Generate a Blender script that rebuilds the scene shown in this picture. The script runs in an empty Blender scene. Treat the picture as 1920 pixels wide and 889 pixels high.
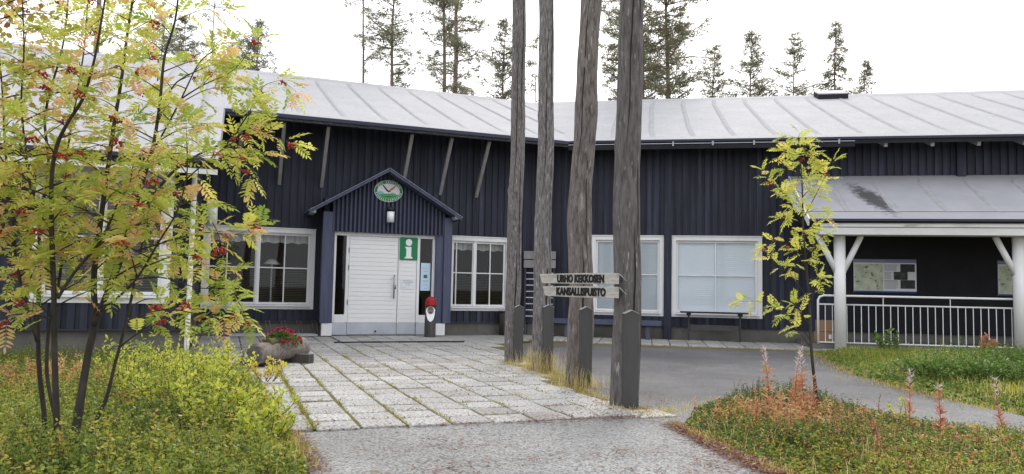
import bpy, bmesh, math, random
import numpy as np
from math import sin, cos, tan, radians, pi, atan2, sqrt
from mathutils import Vector, Matrix

random.seed(7)
RNG = np.random.default_rng(11)
scene = bpy.context.scene
COL = scene.collection

# ------------------------------------------------------------------ camera
CAM_H, PITCH, ROLL, FPX = 1.2, radians(3.87), 0.020, 1420.0
cam_d = bpy.data.cameras.new("camera")
cam = bpy.data.objects.new("camera", cam_d)
COL.objects.link(cam)
cam_d.sensor_fit = 'HORIZONTAL'
cam_d.sensor_width = 36.0
cam_d.lens = FPX / 1920.0 * 36.0
cam_d.clip_end = 1000.0
F_ = Vector((0, cos(PITCH), sin(PITCH)))
R0 = Vector((1, 0, 0))
U0 = Vector((0, -sin(PITCH), cos(PITCH)))
R_ = R0 * cos(ROLL) + U0 * sin(ROLL)
U_ = U0 * cos(ROLL) - R0 * sin(ROLL)
mw = Matrix((R_, U_, -F_)).transposed().to_4x4()
mw.translation = Vector((0, 0, CAM_H))
cam.matrix_world = mw
scene.camera = cam

# ------------------------------------------------------------------ sky, sun, exposure
SUN_EL, SUN_AZ = radians(42), radians(14)      # azimuth measured from +Y (the view direction) towards +X
world = bpy.data.worlds.new("World")
scene.world = world
world.use_nodes = True
nt = world.node_tree
bg = nt.nodes['Background']
sky = nt.nodes.new('ShaderNodeTexSky')
sky.sky_type = 'NISHITA'
sky.sun_disc = False
sky.sun_elevation = SUN_EL
sky.sun_rotation = SUN_AZ
sky.dust_density = 4.0
cloud = nt.nodes.new('ShaderNodeMix')
cloud.data_type = 'RGBA'
cloud.inputs[0].default_value = 0.80
nt.links.new(sky.outputs[0], cloud.inputs[6])
cloud.inputs[7].default_value = (9.6, 9.7, 10.0, 1)   # bright overcast cloud sheet
nt.links.new(cloud.outputs[2], bg.inputs[0])
bg.inputs[1].default_value = 0.15
sun_d = bpy.data.lights.new("sun", 'SUN')
sun_d.energy = 1.5
sun_d.angle = radians(14)
sun_d.color = (1.0, 0.95, 0.88)
sun = bpy.data.objects.new("sun", sun_d)
COL.objects.link(sun)
sdir = Vector((sin(SUN_AZ) * cos(SUN_EL), cos(SUN_AZ) * cos(SUN_EL), sin(SUN_EL)))
sun.rotation_euler = (-sdir).to_track_quat('-Z', 'Y').to_euler()
sun.location = sdir * 60
vs = scene.view_settings
vs.view_transform = 'Standard'
vs.look = 'None'
vs.gamma = 1.0
vs.use_curve_mapping = False
vs.exposure = 0.42
scene.cycles.max_bounces = 8
scene.cycles.transparent_max_bounces = 16


# ------------------------------------------------------------------ helpers
def V(*a):
    return Vector(a)


def at(px, py, Y):
    """world point seen at photo pixel (px,py) at distance Y in front of the camera"""
    d = F_ + R_ * ((px - 960) / FPX) + U_ * ((444.5 - py) / FPX)
    return Vector((0, 0, CAM_H)) + d * (Y / d.y)


A1, A2 = radians(20.7), radians(-10.5)
K = V(0.43, 19.53, 0)                     # wall corner where the two facades meet
u1, o1 = V(cos(A1), sin(A1), 0), V(sin(A1), -cos(A1), 0)
u2, o2 = V(cos(A2), sin(A2), 0), V(sin(A2), -cos(A2), 0)


def LP(s, w, z):
    return K + u1 * s + o1 * w + V(0, 0, z)


def RP(s, w, z):
    return K + u2 * s + o2 * w + V(0, 0, z)


def WP(x, y, z):
    return V(x, y, z)


def frame(P, ang):
    """local frame: x along the direction ang, y away to its left, z up"""
    c, s = cos(ang), sin(ang)
    P = Vector(P)
    return lambda x, y, z: P + V(c * x - s * y, s * x + c * y, z)


class MB:
    def __init__(self):
        self.v, self.f, self.m = [], [], []

    def add(self, pts, faces, mi=0):
        b = len(self.v)
        self.v += [tuple(p) for p in pts]
        self.f += [tuple(b + i for i in q) for q in faces]
        self.m += [mi] * len(faces)

    def box(self, T, x0, x1, y0, y1, z0, z1, mi=0):
        p = [T(x, y, z) for z in (z0, z1) for y in (y0, y1) for x in (x0, x1)]
        self.add(p, [(0, 2, 3, 1), (4, 5, 7, 6), (0, 1, 5, 4), (2, 6, 7, 3), (0, 4, 6, 2), (1, 3, 7, 5)], mi)

    def beam(self, p, q, w, h, up=(0, 0, 1), mi=0):
        p, q = Vector(p), Vector(q)
        d = (q - p).normalized()
        x = d.cross(Vector(up))
        if x.length < 1e-4:
            x = d.cross(V(1, 0, 0))
        x.normalize()
        y = x.cross(d)
        pts = [c + x * (sx * w / 2) + y * (sy * h / 2) for c in (p, q) for sy in (-1, 1) for sx in (-1, 1)]
        self.add(pts, [(0, 2, 3, 1), (4, 5, 7, 6), (0, 1, 5, 4), (2, 6, 7, 3), (0, 4, 6, 2), (1, 3, 7, 5)], mi)

    def prism(self, pts, ext, mi=0):
        n = len(pts)
        ext = Vector(ext)
        P = [Vector(p) for p in pts]
        self.add(P + [p + ext for p in P], [tuple(range(n)), tuple(range(2 * n - 1, n - 1, -1))] +
                 [(i, (i + 1) % n, n + (i + 1) % n, n + i) for i in range(n)], mi)

    def tube(self, pts, radii, n=8, cap=True, mi=0, jit=None):
        P = [Vector(p) for p in pts]
        if not hasattr(radii, '__len__'):
            radii = [radii] * len(P)
        b = len(self.v)
        prev = None
        for i, p in enumerate(P):
            d = (P[min(i + 1, len(P) - 1)] - P[max(i - 1, 0)])
            d = d.normalized() if d.length > 1e-9 else V(0, 0, 1)
            if prev is None:
                x = d.cross(V(0, 1, 0))
                if x.length < 1e-3:
                    x = d.cross(V(1, 0, 0))
            else:
                x = prev - d * prev.dot(d)
            x.normalize()
            prev = x
            y = d.cross(x)
            for k in range(n):
                a = 2 * pi * k / n
                r = radii[i] * (jit(i, k, a) if jit else 1)
                self.v.append(tuple(p + x * (r * cos(a)) + y * (r * sin(a))))
        for i in range(len(P) - 1):
            for k in range(n):
                k2 = (k + 1) % n
                self.f.append((b + i * n + k, b + i * n + k2, b + (i + 1) * n + k2, b + (i + 1) * n + k))
                self.m.append(mi)
        if cap:
            self.f.append(tuple(b + k for k in range(n - 1, -1, -1)))
            self.f.append(tuple(b + (len(P) - 1) * n + k for k in range(n)))
            self.m += [mi, mi]

    def cyl(self, T, x, y, z0, z1, r, n=20, mi=0, r1=None):
        self.tube([T(x, y, z0), T(x, y, z1)], [r, r if r1 is None else r1], n, mi=mi)

    def ball(self, c, r, sc=(1, 1, 1), seg=12, ring=8, mi=0):
        c = Vector(c)
        pts, fs = [], []
        for i in range(ring + 1):
            t = pi * i / ring
            for k in range(seg):
                a = 2 * pi * k / seg
                pts.append(c + V(r * sc[0] * sin(t) * cos(a), r * sc[1] * sin(t) * sin(a), r * sc[2] * cos(t)))
        for i in range(ring):
            for k in range(seg):
                fs.append((i * seg + k, (i + 1) * seg + k, (i + 1) * seg + (k + 1) % seg, i * seg + (k + 1) % seg))
        self.add(pts, fs, mi)


def np_mesh(name, verts, faces_list, origin=(0, 0, 0), attrs=None):
    """faces_list: list of int arrays (each (n,k)); attrs: {name: per-face floats}"""
    me = bpy.data.meshes.new(name)
    verts = np.asarray(verts, dtype=np.float32) - np.asarray(origin, dtype=np.float32)
    me.vertices.add(len(verts))
    me.vertices.foreach_set('co', verts.ravel())
    loops = np.concatenate([f.ravel() for f in faces_list]).astype(np.int32)
    sizes = np.concatenate([np.full(len(f), f.shape[1]) for f in faces_list]).astype(np.int32)
    me.loops.add(len(loops))
    me.loops.foreach_set('vertex_index', loops)
    me.polygons.add(len(sizes))
    st = np.zeros(len(sizes), dtype=np.int32)
    st[1:] = np.cumsum(sizes)[:-1]
    me.polygons.foreach_set('loop_start', st)
    me.update(calc_edges=True)
    me.validate()
    for k, a in (attrs or {}).items():
        at_ = me.attributes.new(k, 'FLOAT', 'FACE')
        at_.data.foreach_set('value', np.asarray(a, dtype=np.float32))
    return me


def link(name, me, mats, parent=None, loc=(0, 0, 0)):
    o = bpy.data.objects.new(name, me)
    COL.objects.link(o)
    for m in (mats if isinstance(mats, (list, tuple)) else [mats]):
        me.materials.append(m)
    o.location = loc
    if parent is not None:
        o.parent = parent
    return o


def build(name, mb, mats, parent=None, origin=(0, 0, 0), smooth=False, bevel=0.0, top=False):
    """link the builder's shape as ONE mesh object; origin is the world place of its thing"""
    me = bpy.data.meshes.new(name)
    O = Vector(origin)
    me.from_pydata([tuple(Vector(p) - O) for p in mb.v], [], mb.f)
    bm = bmesh.new()
    bm.from_mesh(me)
    bmesh.ops.recalc_face_normals(bm, faces=bm.faces)
    bm.to_mesh(me)
    bm.free()
    o = link(name, me, mats, parent, tuple(O) if top else (0, 0, 0))
    for p, mi in zip(me.polygons, mb.m):
        p.material_index = mi
    if smooth:
        for p in me.polygons:
            p.use_smooth = len(p.vertices) < 8
    if bevel:
        b = o.modifiers.new('bevel', 'BEVEL')
        b.width = bevel
        b.segments = 2
        b.limit_method = 'ANGLE'
        b.angle_limit = radians(50)
    return o


def tag(o, label, cat, group=None):
    o['label'] = label
    o['category'] = cat
    if group:
        o['group'] = group
    return o


def thing(name, loc, label, cat, group=None):
    o = bpy.data.objects.new(name, None)
    o.empty_display_size = 0.2
    COL.objects.link(o)
    o.location = loc
    return tag(o, label, cat, group)


def kind(o, k):
    o['kind'] = k
    return o


# ------------------------------------------------------------------ materials
def mat(name, col, rough=0.8, col2=None, scale=(4, 4, 4), lo=0.35, hi=0.65, detail=6, spec=0.3, metal=0.0,
        bump=None, bscale=None, third=None):
    """principled with a noise mix of two colours; bump = strength (distance 1 cm)"""
    m = bpy.data.materials.new(name)
    m.use_nodes = True
    t = m.node_tree
    b = t.nodes['Principled BSDF']
    b.inputs['Roughness'].default_value = rough
    b.inputs['Metallic'].default_value = metal
    b.inputs['Specular IOR Level'].default_value = spec
    b.inputs['Base Color'].default_value = (*col, 1)
    tc = t.nodes.new('ShaderNodeTexCoord')
    cur = None
    if col2:
        mp = t.nodes.new('ShaderNodeMapping')
        mp.inputs['Scale'].default_value = scale
        t.links.new(tc.outputs['Object'], mp.inputs[0])
        nz = t.nodes.new('ShaderNodeTexNoise')
        nz.inputs['Scale'].default_value = 1
        nz.inputs['Detail'].default_value = detail
        nz.inputs['Roughness'].default_value = 0.65
        t.links.new(mp.outputs[0], nz.inputs['Vector'])
        r = t.nodes.new('ShaderNodeMapRange')
        r.inputs[1].default_value = lo
        r.inputs[2].default_value = hi
        t.links.new(nz.outputs[0], r.inputs[0])
        mx = t.nodes.new('ShaderNodeMix')
        mx.data_type = 'RGBA'
        mx.inputs[6].default_value = (*col, 1)
        mx.inputs[7].default_value = (*col2, 1)
        t.links.new(r.outputs[0], mx.inputs[0])
        cur = mx.outputs[2]
        if third:
            c3, sc3, l3, h3 = third
            mp3 = t.nodes.new('ShaderNodeMapping')
            mp3.inputs['Scale'].default_value = sc3
            t.links.new(tc.outputs['Object'], mp3.inputs[0])
            n3 = t.nodes.new('ShaderNodeTexNoise')
            n3.inputs['Scale'].default_value = 1
            n3.inputs['Detail'].default_value = 4
            t.links.new(mp3.outputs[0], n3.inputs['Vector'])
            r3 = t.nodes.new('ShaderNodeMapRange')
            r3.inputs[1].default_value = l3
            r3.inputs[2].default_value = h3
            t.links.new(n3.outputs[0], r3.inputs[0])
            m3 = t.nodes.new('ShaderNodeMix')
            m3.data_type = 'RGBA'
            t.links.new(r3.outputs[0], m3.inputs[0])
            t.links.new(cur, m3.inputs[6])
            m3.inputs[7].default_value = (*c3, 1)
            cur = m3.outputs[2]
        t.links.new(cur, b.inputs['Base Color'])
    if bump:
        mp2 = t.nodes.new('ShaderNodeMapping')
        mp2.inputs['Scale'].default_value = bscale or scale
        t.links.new(tc.outputs['Object'], mp2.inputs[0])
        n2 = t.nodes.new('ShaderNodeTexNoise')
        n2.inputs['Scale'].default_value = 1
        n2.inputs['Detail'].default_value = 5
        t.links.new(mp2.outputs[0], n2.inputs['Vector'])
        bp = t.nodes.new('ShaderNodeBump')
        bp.inputs['Strength'].default_value = bump
        bp.inputs['Distance'].default_value = 0.01
        t.links.new(n2.outputs[0], bp.inputs['Height'])
        t.links.new(bp.outputs[0], b.inputs['Normal'])
    return m


def leaf_mat(name, stops, trans=0.45, rough=0.55):
    """foliage: colour by the per-face attribute 'var', light passes through the blade"""
    m = bpy.data.materials.new(name)
    m.use_nodes = True
    t = m.node_tree
    b = t.nodes['Principled BSDF']
    out = t.nodes['Material Output']
    a = t.nodes.new('ShaderNodeAttribute')
    a.attribute_name = 'var'
    cr = t.nodes.new('ShaderNodeValToRGB')
    e = cr.color_ramp.elements
    while len(e) < len(stops):
        e.new(0.5)
    for el, (p, c) in zip(e, stops):
        el.position = p
        el.color = (*c, 1)
    t.links.new(a.outputs['Fac'], cr.inputs[0])
    t.links.new(cr.outputs[0], b.inputs['Base Color'])
    b.inputs['Roughness'].default_value = rough
    b.inputs['Specular IOR Level'].default_value = 0.25
    tr = t.nodes.new('ShaderNodeBsdfTranslucent')
    t.links.new(cr.outputs[0], tr.inputs[0])
    mx = t.nodes.new('ShaderNodeMixShader')
    mx.inputs[0].default_value = trans
    t.links.new(b.outputs[0], mx.inputs[1])
    t.links.new(tr.outputs[0], mx.inputs[2])
    t.links.new(mx.outputs[0], out.inputs[0])
    return m


def glass_mat(name, tint=(0.95, 0.965, 0.97)):
    m = bpy.data.materials.new(name)
    m.use_nodes = True
    t = m.node_tree
    t.nodes.remove(t.nodes['Principled BSDF'])
    out = t.nodes['Material Output']
    tr = t.nodes.new('ShaderNodeBsdfTransparent')
    tr.inputs[0].default_value = (*tint, 1)
    g = t.nodes.new('ShaderNodeBsdfGlossy')
    g.inputs['Roughness'].default_value = 0.02
    fr = t.nodes.new('ShaderNodeFresnel')
    fr.inputs[0].default_value = 1.45
    mx = t.nodes.new('ShaderNodeMixShader')
    t.links.new(fr.outputs[0], mx.inputs[0])
    t.links.new(tr.outputs[0], mx.inputs[1])
    t.links.new(g.outputs[0], mx.inputs[2])
    t.links.new(mx.outputs[0], out.inputs[0])
    return m


NAVY = mat('navy_paint', (0.0150, 0.0164, 0.0280), 0.6, (0.0295, 0.0330, 0.0560), (5, 5, 0.7), 0.3, 0.7, bump=0.3, bscale=(60, 60, 4), third=((0.043, 0.047, 0.072), (13, 13, 0.5), 0.56, 0.72))
NAVIES = [NAVY] + [mat('navy_paint_board', tuple(c * k for c in (0.0150, 0.0164, 0.0280)), 0.6, tuple(c * k for c in (0.0295, 0.0330, 0.0560)), (5, 5, 0.7), 0.3, 0.7, bump=0.3, bscale=(60, 60, 4),
                      third=(tuple(c * k for c in (0.043, 0.047, 0.072)), (13, 13, 0.5), 0.56, 0.72)) for k in (1.18, 0.82, 1.45)]
NAVY_DARK = mat('dark_paint_and_walk_shade', (0.010, 0.010, 0.014), 0.75, (0.016, 0.016, 0.023), (3, 3, 3))  # dark trim paint; on the covered walk its colour stands for shade
BLUE_POST = mat('weathered_blue_paint', (0.092, 0.102, 0.165), 0.6, (0.055, 0.062, 0.105), (12, 12, 1.2), 0.35, 0.7, bump=0.25, bscale=(80, 80, 4))
WHITE = mat('white_paint', (0.80, 0.80, 0.81), 0.5, (0.68, 0.68, 0.70), (3, 3, 0.8), 0.4, 0.8)
WHITE_OLD = mat('aged_white_paint', (0.76, 0.76, 0.78), 0.6, (0.55, 0.54, 0.53), (2, 2, 0.6), 0.45, 0.85,
                third=((0.25, 0.22, 0.2), (1.2, 1.2, 6), 0.66, 0.8))
GREY_STEEL = mat('painted_steel', (0.50, 0.53, 0.58), 0.45, (0.42, 0.45, 0.50), (3, 3, 3))
STEEL = mat('brushed_steel', (0.35, 0.35, 0.36), 0.35, metal=0.9)
RAIL_WHITE = mat('rail_white_paint', (0.78, 0.79, 0.80), 0.4, (0.55, 0.5, 0.46), (9, 9, 9), 0.62, 0.75)
BLACK = mat('black_plastic', (0.02, 0.02, 0.022), 0.5)
DARK_METAL = mat('dark_metal', (0.05, 0.05, 0.06), 0.45, metal=0.4)
PLINTH = mat('plinth_concrete', (0.17, 0.165, 0.15), 0.9, (0.11, 0.105, 0.095), (3, 3, 3), 0.3, 0.7, bump=0.3, bscale=(40, 40, 40))
ROOF = mat('roof_felt', (0.31, 0.31, 0.325), 0.85, (0.37, 0.37, 0.385), (1.1, 1.1, 1.1), 0.3, 0.7, detail=9, spec=0.5,
           bump=0.35, bscale=(45, 45, 45), third=((0.26, 0.26, 0.275), (14, 14, 14), 0.5, 0.75))
ROOF_SEAM = mat('roof_felt_batten', (0.27, 0.27, 0.285), 0.9, (0.33, 0.33, 0.345), (5, 5, 5))
DRIP = mat('eave_drip_metal', (0.035, 0.037, 0.065), 0.4, metal=0.2)
BOARD_GREY = mat('light_grey_board', (0.42, 0.42, 0.44), 0.7, (0.33, 0.32, 0.31), (6, 6, 6))
STRUT = mat('grey_strut_wood', (0.30, 0.29, 0.29), 0.75, (0.22, 0.21, 0.21), (8, 8, 1.5))
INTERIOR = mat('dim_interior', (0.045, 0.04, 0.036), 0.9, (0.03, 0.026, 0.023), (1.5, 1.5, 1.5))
BLIND = mat('pale_blind', (0.82, 0.88, 0.94), 0.6)
BLIND_DIM = mat('grey_blind', (0.16, 0.155, 0.15), 0.6)
CURTAIN = mat('pale_curtain', (0.5, 0.5, 0.48), 0.9)
GLASS = glass_mat('window_glass')
GREEN_SIGN = mat('green_enamel', (0.012, 0.20, 0.075), 0.35)
SIGN_WHITE = mat('sign_white', (0.82, 0.84, 0.86), 0.4)
PAPER = mat('paper', (0.74, 0.75, 0.80), 0.8)
PAPER_BLUE = mat('pale_blue_paper', (0.50, 0.66, 0.82), 0.8)
PRINT = mat('print_grey', (0.30, 0.31, 0.36), 0.8)
RED = mat('red_paint', (0.42, 0.02, 0.025), 0.6, (0.30, 0.015, 0.02), (9, 9, 9))
LOGS = [mat('weathered_log', c1, 0.88, c2, sc, lo_, hi_, detail=13, spec=0.15, bump=1.0, bscale=bs, third=(c3, s3, l3, h3)) for c1, c2, sc, lo_, hi_, bs, c3, s3, l3, h3 in (
    ((0.215, 0.198, 0.198), (0.070, 0.060, 0.058), (42, 42, 7), 0.42, 0.64, (90, 90, 14), (0.42, 0.40, 0.39), (44, 44, 7), 0.60, 0.70),
    ((0.225, 0.210, 0.212), (0.085, 0.075, 0.073), (48, 48, 9), 0.42, 0.64, (90, 90, 18), (0.40, 0.38, 0.38), (30, 30, 6), 0.60, 0.72),
    ((0.205, 0.182, 0.172), (0.085, 0.070, 0.064), (26, 26, 6), 0.40, 0.66, (70, 70, 12), (0.36, 0.33, 0.31), (34, 34, 6), 0.60, 0.72),
    ((0.160, 0.147, 0.148), (0.072, 0.064, 0.064), (24, 24, 4.5), 0.40, 0.66, (80, 80, 12), (0.36, 0.34, 0.34), (40, 40, 6), 0.62, 0.73))]
LOG_GREY = mat('grey_log', (0.27, 0.24, 0.215), 0.9, (0.11, 0.093, 0.08), (7, 26, 26), 0.35, 0.65, detail=8, bump=0.8, bscale=(6, 40, 40))
LOG_DARK = mat('dark_log', (0.06, 0.055, 0.055), 0.85, (0.10, 0.09, 0.085), (20, 20, 2), bump=0.7, bscale=(30, 30, 3))
CRACK = mat('drying_crack', (0.022, 0.018, 0.016), 0.95)
POST_DARK = mat('dark_grey_stain', (0.060, 0.058, 0.058), 0.75, (0.085, 0.083, 0.083), (10, 10, 1.0), 0.3, 0.75, bump=0.3, bscale=(60, 60, 4))
BOARD_WOOD = mat('pale_weathered_board', (0.50, 0.48, 0.45), 0.8, (0.27, 0.25, 0.235), (5, 5, 26), 0.4, 0.72, detail=8,
                 bump=0.8, bscale=(6, 6, 45))
LETTER = mat('black_letter_paint', (0.012, 0.012, 0.013), 0.6)
CARDBOARD = mat('cardboard', (0.33, 0.21, 0.13), 0.9)
TRUNK_ROWAN = mat('rowan_bark', (0.032, 0.027, 0.023), 0.75, (0.065, 0.056, 0.048), (18, 18, 5), 0.4, 0.7, bump=0.5, bscale=(30, 30, 30))
TRUNK_PINE = mat('pine_bark', (0.27, 0.17, 0.135), 0.9, (0.17, 0.13, 0.115), (5, 5, 1.5), 0.35, 0.65)
STEM = mat('plant_stem', (0.085, 0.05, 0.04), 0.8)
SOIL = mat('forest_soil', (0.075, 0.06, 0.03), 0.95, (0.12, 0.11, 0.035), (3, 3, 3), 0.35, 0.65, bump=0.6, bscale=(25, 25, 25))
TURF = mat('turf_soil', (0.13, 0.135, 0.03), 0.95, (0.20, 0.155, 0.06), (2, 2, 2), 0.35, 0.65, bump=0.6, bscale=(30, 30, 30))

# ------------------------------------------------------------------ ground
def flat_poly(name, pts, z, m, label_kind='structure', sub=None):
    bm = bmesh.new()
    f = bm.faces.new([bm.verts.new((x, y, z)) for x, y in pts])
    f.normal_update()
    bmesh.ops.triangulate(bm, faces=[f], quad_method='BEAUTY', ngon_method='EAR_CLIP')
    bmesh.ops.recalc_face_normals(bm, faces=bm.faces)
    me = bpy.data.meshes.new(name)
    bm.to_mesh(me)
    bm.free()
    return kind(link(name, me, m), label_kind)


GROUND = mat('forest_floor', (0.11, 0.10, 0.045), 0.95, (0.17, 0.14, 0.07), (0.6, 0.6, 0.6), 0.35, 0.65, bump=0.5, bscale=(8, 8, 8))
flat_poly('ground', [(-300, -200), (300, -200), (300, 400), (-300, 400)], 0.0, GROUND)


def asphalt_mat():
    m = bpy.data.materials.new('old_asphalt')
    m.use_nodes = True
    t = m.node_tree
    b = t.nodes['Principled BSDF']
    b.inputs['Roughness'].default_value = 0.85
    b.inputs['Specular IOR Level'].default_value = 0.2
    tc = t.nodes.new('ShaderNodeTexCoord')

    def noise(sc, det, lo, hi):
        n = t.nodes.new('ShaderNodeTexNoise')
        n.inputs['Scale'].default_value = sc
        n.inputs['Detail'].default_value = det
        n.inputs['Roughness'].default_value = 0.7
        t.links.new(tc.outputs['Object'], n.inputs['Vector'])
        r = t.nodes.new('ShaderNodeMapRange')
        r.inputs[1].default_value = lo
        r.inputs[2].default_value = hi
        t.links.new(n.outputs[0], r.inputs[0])
        return n, r

    def mix(fac, a, c):
        x = t.nodes.new('ShaderNodeMix')
        x.data_type = 'RGBA'
        t.links.new(fac, x.inputs[0])
        if isinstance(a, tuple):
            x.inputs[6].default_value = (*a, 1)
        else:
            t.links.new(a, x.inputs[6])
        if isinstance(c, tuple):
            x.inputs[7].default_value = (*c, 1)
        else:
            t.links.new(c, x.inputs[7])
        return x.outputs[2]
    n1, r1 = noise(0.55, 5, 0.40, 0.62)
    c = mix(r1.outputs[0], (0.102, 0.102, 0.108), (0.170, 0.169, 0.172))
    # the approach in front of the slabs is paler than the road behind the poles
    sx = t.nodes.new('ShaderNodeSeparateXYZ')
    t.links.new(tc.outputs['Object'], sx.inputs[0])
    mr = t.nodes.new('ShaderNodeMapRange')
    mr.inputs[1].default_value = 9.0
    mr.inputs[2].default_value = 6.4
    t.links.new(sx.outputs[1], mr.inputs[0])
    c2 = mix(r1.outputs[0], (0.29, 0.288, 0.283), (0.385, 0.382, 0.375))
    c = mix(mr.outputs[0], c, c2)
    vo = t.nodes.new('ShaderNodeTexVoronoi')
    vo.inputs['Scale'].default_value = 75
    t.links.new(tc.outputs['Object'], vo.inputs['Vector'])
    n3, r3 = noise(60, 3, 0.45, 0.62)
    c = mix(r3.outputs[0], c, (0.10, 0.098, 0.098))
    rv = t.nodes.new('ShaderNodeMapRange')
    rv.inputs[1].default_value = 0.26
    rv.inputs[2].default_value = 0.1
    t.links.new(vo.outputs['Distance'], rv.inputs[0])
    n5, r5 = noise(22, 2, 0.48, 0.62)
    ml = t.nodes.new('ShaderNodeMath')
    ml.operation = 'MULTIPLY'
    t.links.new(rv.outputs[0], ml.inputs[0])
    t.links.new(r5.outputs[0], ml.inputs[1])
    c = mix(ml.outputs[0], c, (0.48, 0.47, 0.46))
    n4, r4 = noise(3.5, 6, 0.62, 0.72)
    c = mix(r4.outputs[0], c, (0.17, 0.12, 0.085))
    t.links.new(c, b.inputs['Base Color'])
    bp = t.nodes.new('ShaderNodeBump')
    bp.inputs['Strength'].default_value = 0.7
    bp.inputs['Distance'].default_value = 0.006
    t.links.new(n3.outputs[0], bp.inputs['Height'])
    t.links.new(bp.outputs[0], b.inputs['Normal'])
    return m


ASPHALT = asphalt_mat()
flat_poly('asphalt_path', [(-1.95, 6.9), (-1.78, 6.2), (-1.25, 4.89), (-0.9, 3.2), (-0.8, -8), (3.0, -8), (2.6, 2.5), (1.9, 4.6), (1.66, 6.0),
                           (1.55, 6.85), (1.9, 7.75), (2.6, 8.5), (3.35, 8.5), (3.6, 8.0), (3.7, 7.1), (4.2, 6.3), (6.0, 4.6), (9, 3), (40, -6), (40, 0),
                           (10, 5.2), (6.4, 6.6), (5.25, 7.6), (5.1, 9.2), (5.2, 11.4), (5.95, 14.6), (6.2, 15.5), (2.7, 16.1), (-0.2, 16.4), (-0.1, 14.2), (0.2, 12.3),
                           (0.7, 9.8), (0.9, 7.6)], 0.008, ASPHALT)

# ---- paving slabs: one mesh, each slab slightly out of level, some joints opened by moss
def paver_mat():
    m = bpy.data.materials.new('exposed_aggregate_slab')
    m.use_nodes = True
    t = m.node_tree
    b = t.nodes['Principled BSDF']
    b.inputs['Roughness'].default_value = 0.9
    a = t.nodes.new('ShaderNodeAttribute')
    a.attribute_name = 'var'
    cr = t.nodes.new('ShaderNodeValToRGB')
    e = cr.color_ramp.elements
    e[0].color = (0.30, 0.29, 0.275, 1)
    e[1].color = (0.52, 0.515, 0.505, 1)
    t.links.new(a.outputs['Fac'], cr.inputs[0])
    tc = t.nodes.new('ShaderNodeTexCoord')
    n = t.nodes.new('ShaderNodeTexNoise')
    n.inputs['Scale'].default_value = 40
    n.inputs['Detail'].default_value = 4
    n.inputs['Roughness'].default_value = 0.8
    t.links.new(tc.outputs['Object'], n.inputs['Vector'])
    r = t.nodes.new('ShaderNodeMapRange')
    r.inputs[1].default_value = 0.49
    r.inputs[2].default_value = 0.60
    t.links.new(n.outputs[0], r.inputs[0])
    mx = t.nodes.new('ShaderNodeMix')
    mx.data_type = 'RGBA'
    t.links.new(r.outputs[0], mx.inputs[0])
    t.links.new(cr.outputs[0], mx.inputs[6])
    mx.inputs[7].default_value = (0.10, 0.095, 0.088, 1)
    n2 = t.nodes.new('ShaderNodeTexNoise')
    n2.inputs['Scale'].default_value = 1.1
    n2.inputs['Detail'].default_value = 6
    t.links.new(tc.outputs['Object'], n2.inputs['Vector'])
    r2 = t.nodes.new('ShaderNodeMapRange')
    r2.inputs[1].default_value = 0.56
    r2.inputs[2].default_value = 0.75
    r2.inputs[4].default_value = 0.6
    t.links.new(n2.outputs[0], r2.inputs[0])
    m2 = t.nodes.new('ShaderNodeMix')
    m2.data_type = 'RGBA'
    t.links.new(r2.outputs[0], m2.inputs[0])
    t.links.new(mx.outputs[2], m2.inputs[6])
    m2.inputs[7].default_value = (0.21, 0.175, 0.13, 1)
    t.links.new(m2.outputs[2], b.inputs['Base Color'])
    bp = t.nodes.new('ShaderNodeBump')
    bp.inputs['Strength'].default_value = 0.8
    bp.inputs['Distance'].default_value = 0.006
    t.links.new(n.outputs[0], bp.inputs['Height'])
    t.links.new(bp.outputs[0], b.inputs['Normal'])
    return m


PAVER = paver_mat()
JOINT = mat('mossy_joint_soil', (0.085, 0.075, 0.045), 0.95, (0.15, 0.14, 0.03), (4, 4, 4), 0.4, 0.6)


def slab_right(w):
    """right edge of the slab field, as s, at a distance w in front of the facade"""
    return np.interp(w, [1.2, 3.0, 5.5, 7.5, 10.5, 11.3, 11.9], [0.6, -1.7, -2.25, -2.7, -3.45, -3.35, -3.2])


PITCH_S = 0.388
vs_, fs_, va_ = [], [], []
GAPS = []          # joints that moss can fill: (centre, along, length, width)


def add_slab(T, x0, x1, y0, y1, top, var):
    j = RNG.normal(0, 0.0022, 4)
    i = 0.018
    b = len(vs_)
    for (x, y) in ((x0, y0), (x1, y0), (x1, y1), (x0, y1)):
        vs_.append(tuple(T(x, y, 0.0)))
    k = 0
    dx = RNG.normal(0, 0.003)
    for (x, y) in ((x0, y0), (x1, y0), (x1, y1), (x0, y1)):
        vs_.append(tuple(T(x + dx, y, top - 0.006 + j[k])))
        k += 1
    k = 0
    for (x, y) in ((x0 + i / 2, y0 + i / 2), (x1 - i / 2, y0 + i / 2), (x1 - i / 2, y1 - i / 2), (x0 + i / 2, y1 - i / 2)):
        vs_.append(tuple(T(x + dx, y, top + j[k])))
        k += 1
    fs_.append((b + 8, b + 11, b + 10, b + 9))
    for q in range(4):
        r = (q + 1) % 4
        fs_.append((b + q, b + r, b + 4 + r, b + 4 + q))
        fs_.append((b + 4 + q, b + 4 + r, b + 8 + r, b + 8 + q))
    va_.extend([var] * 9)


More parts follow.
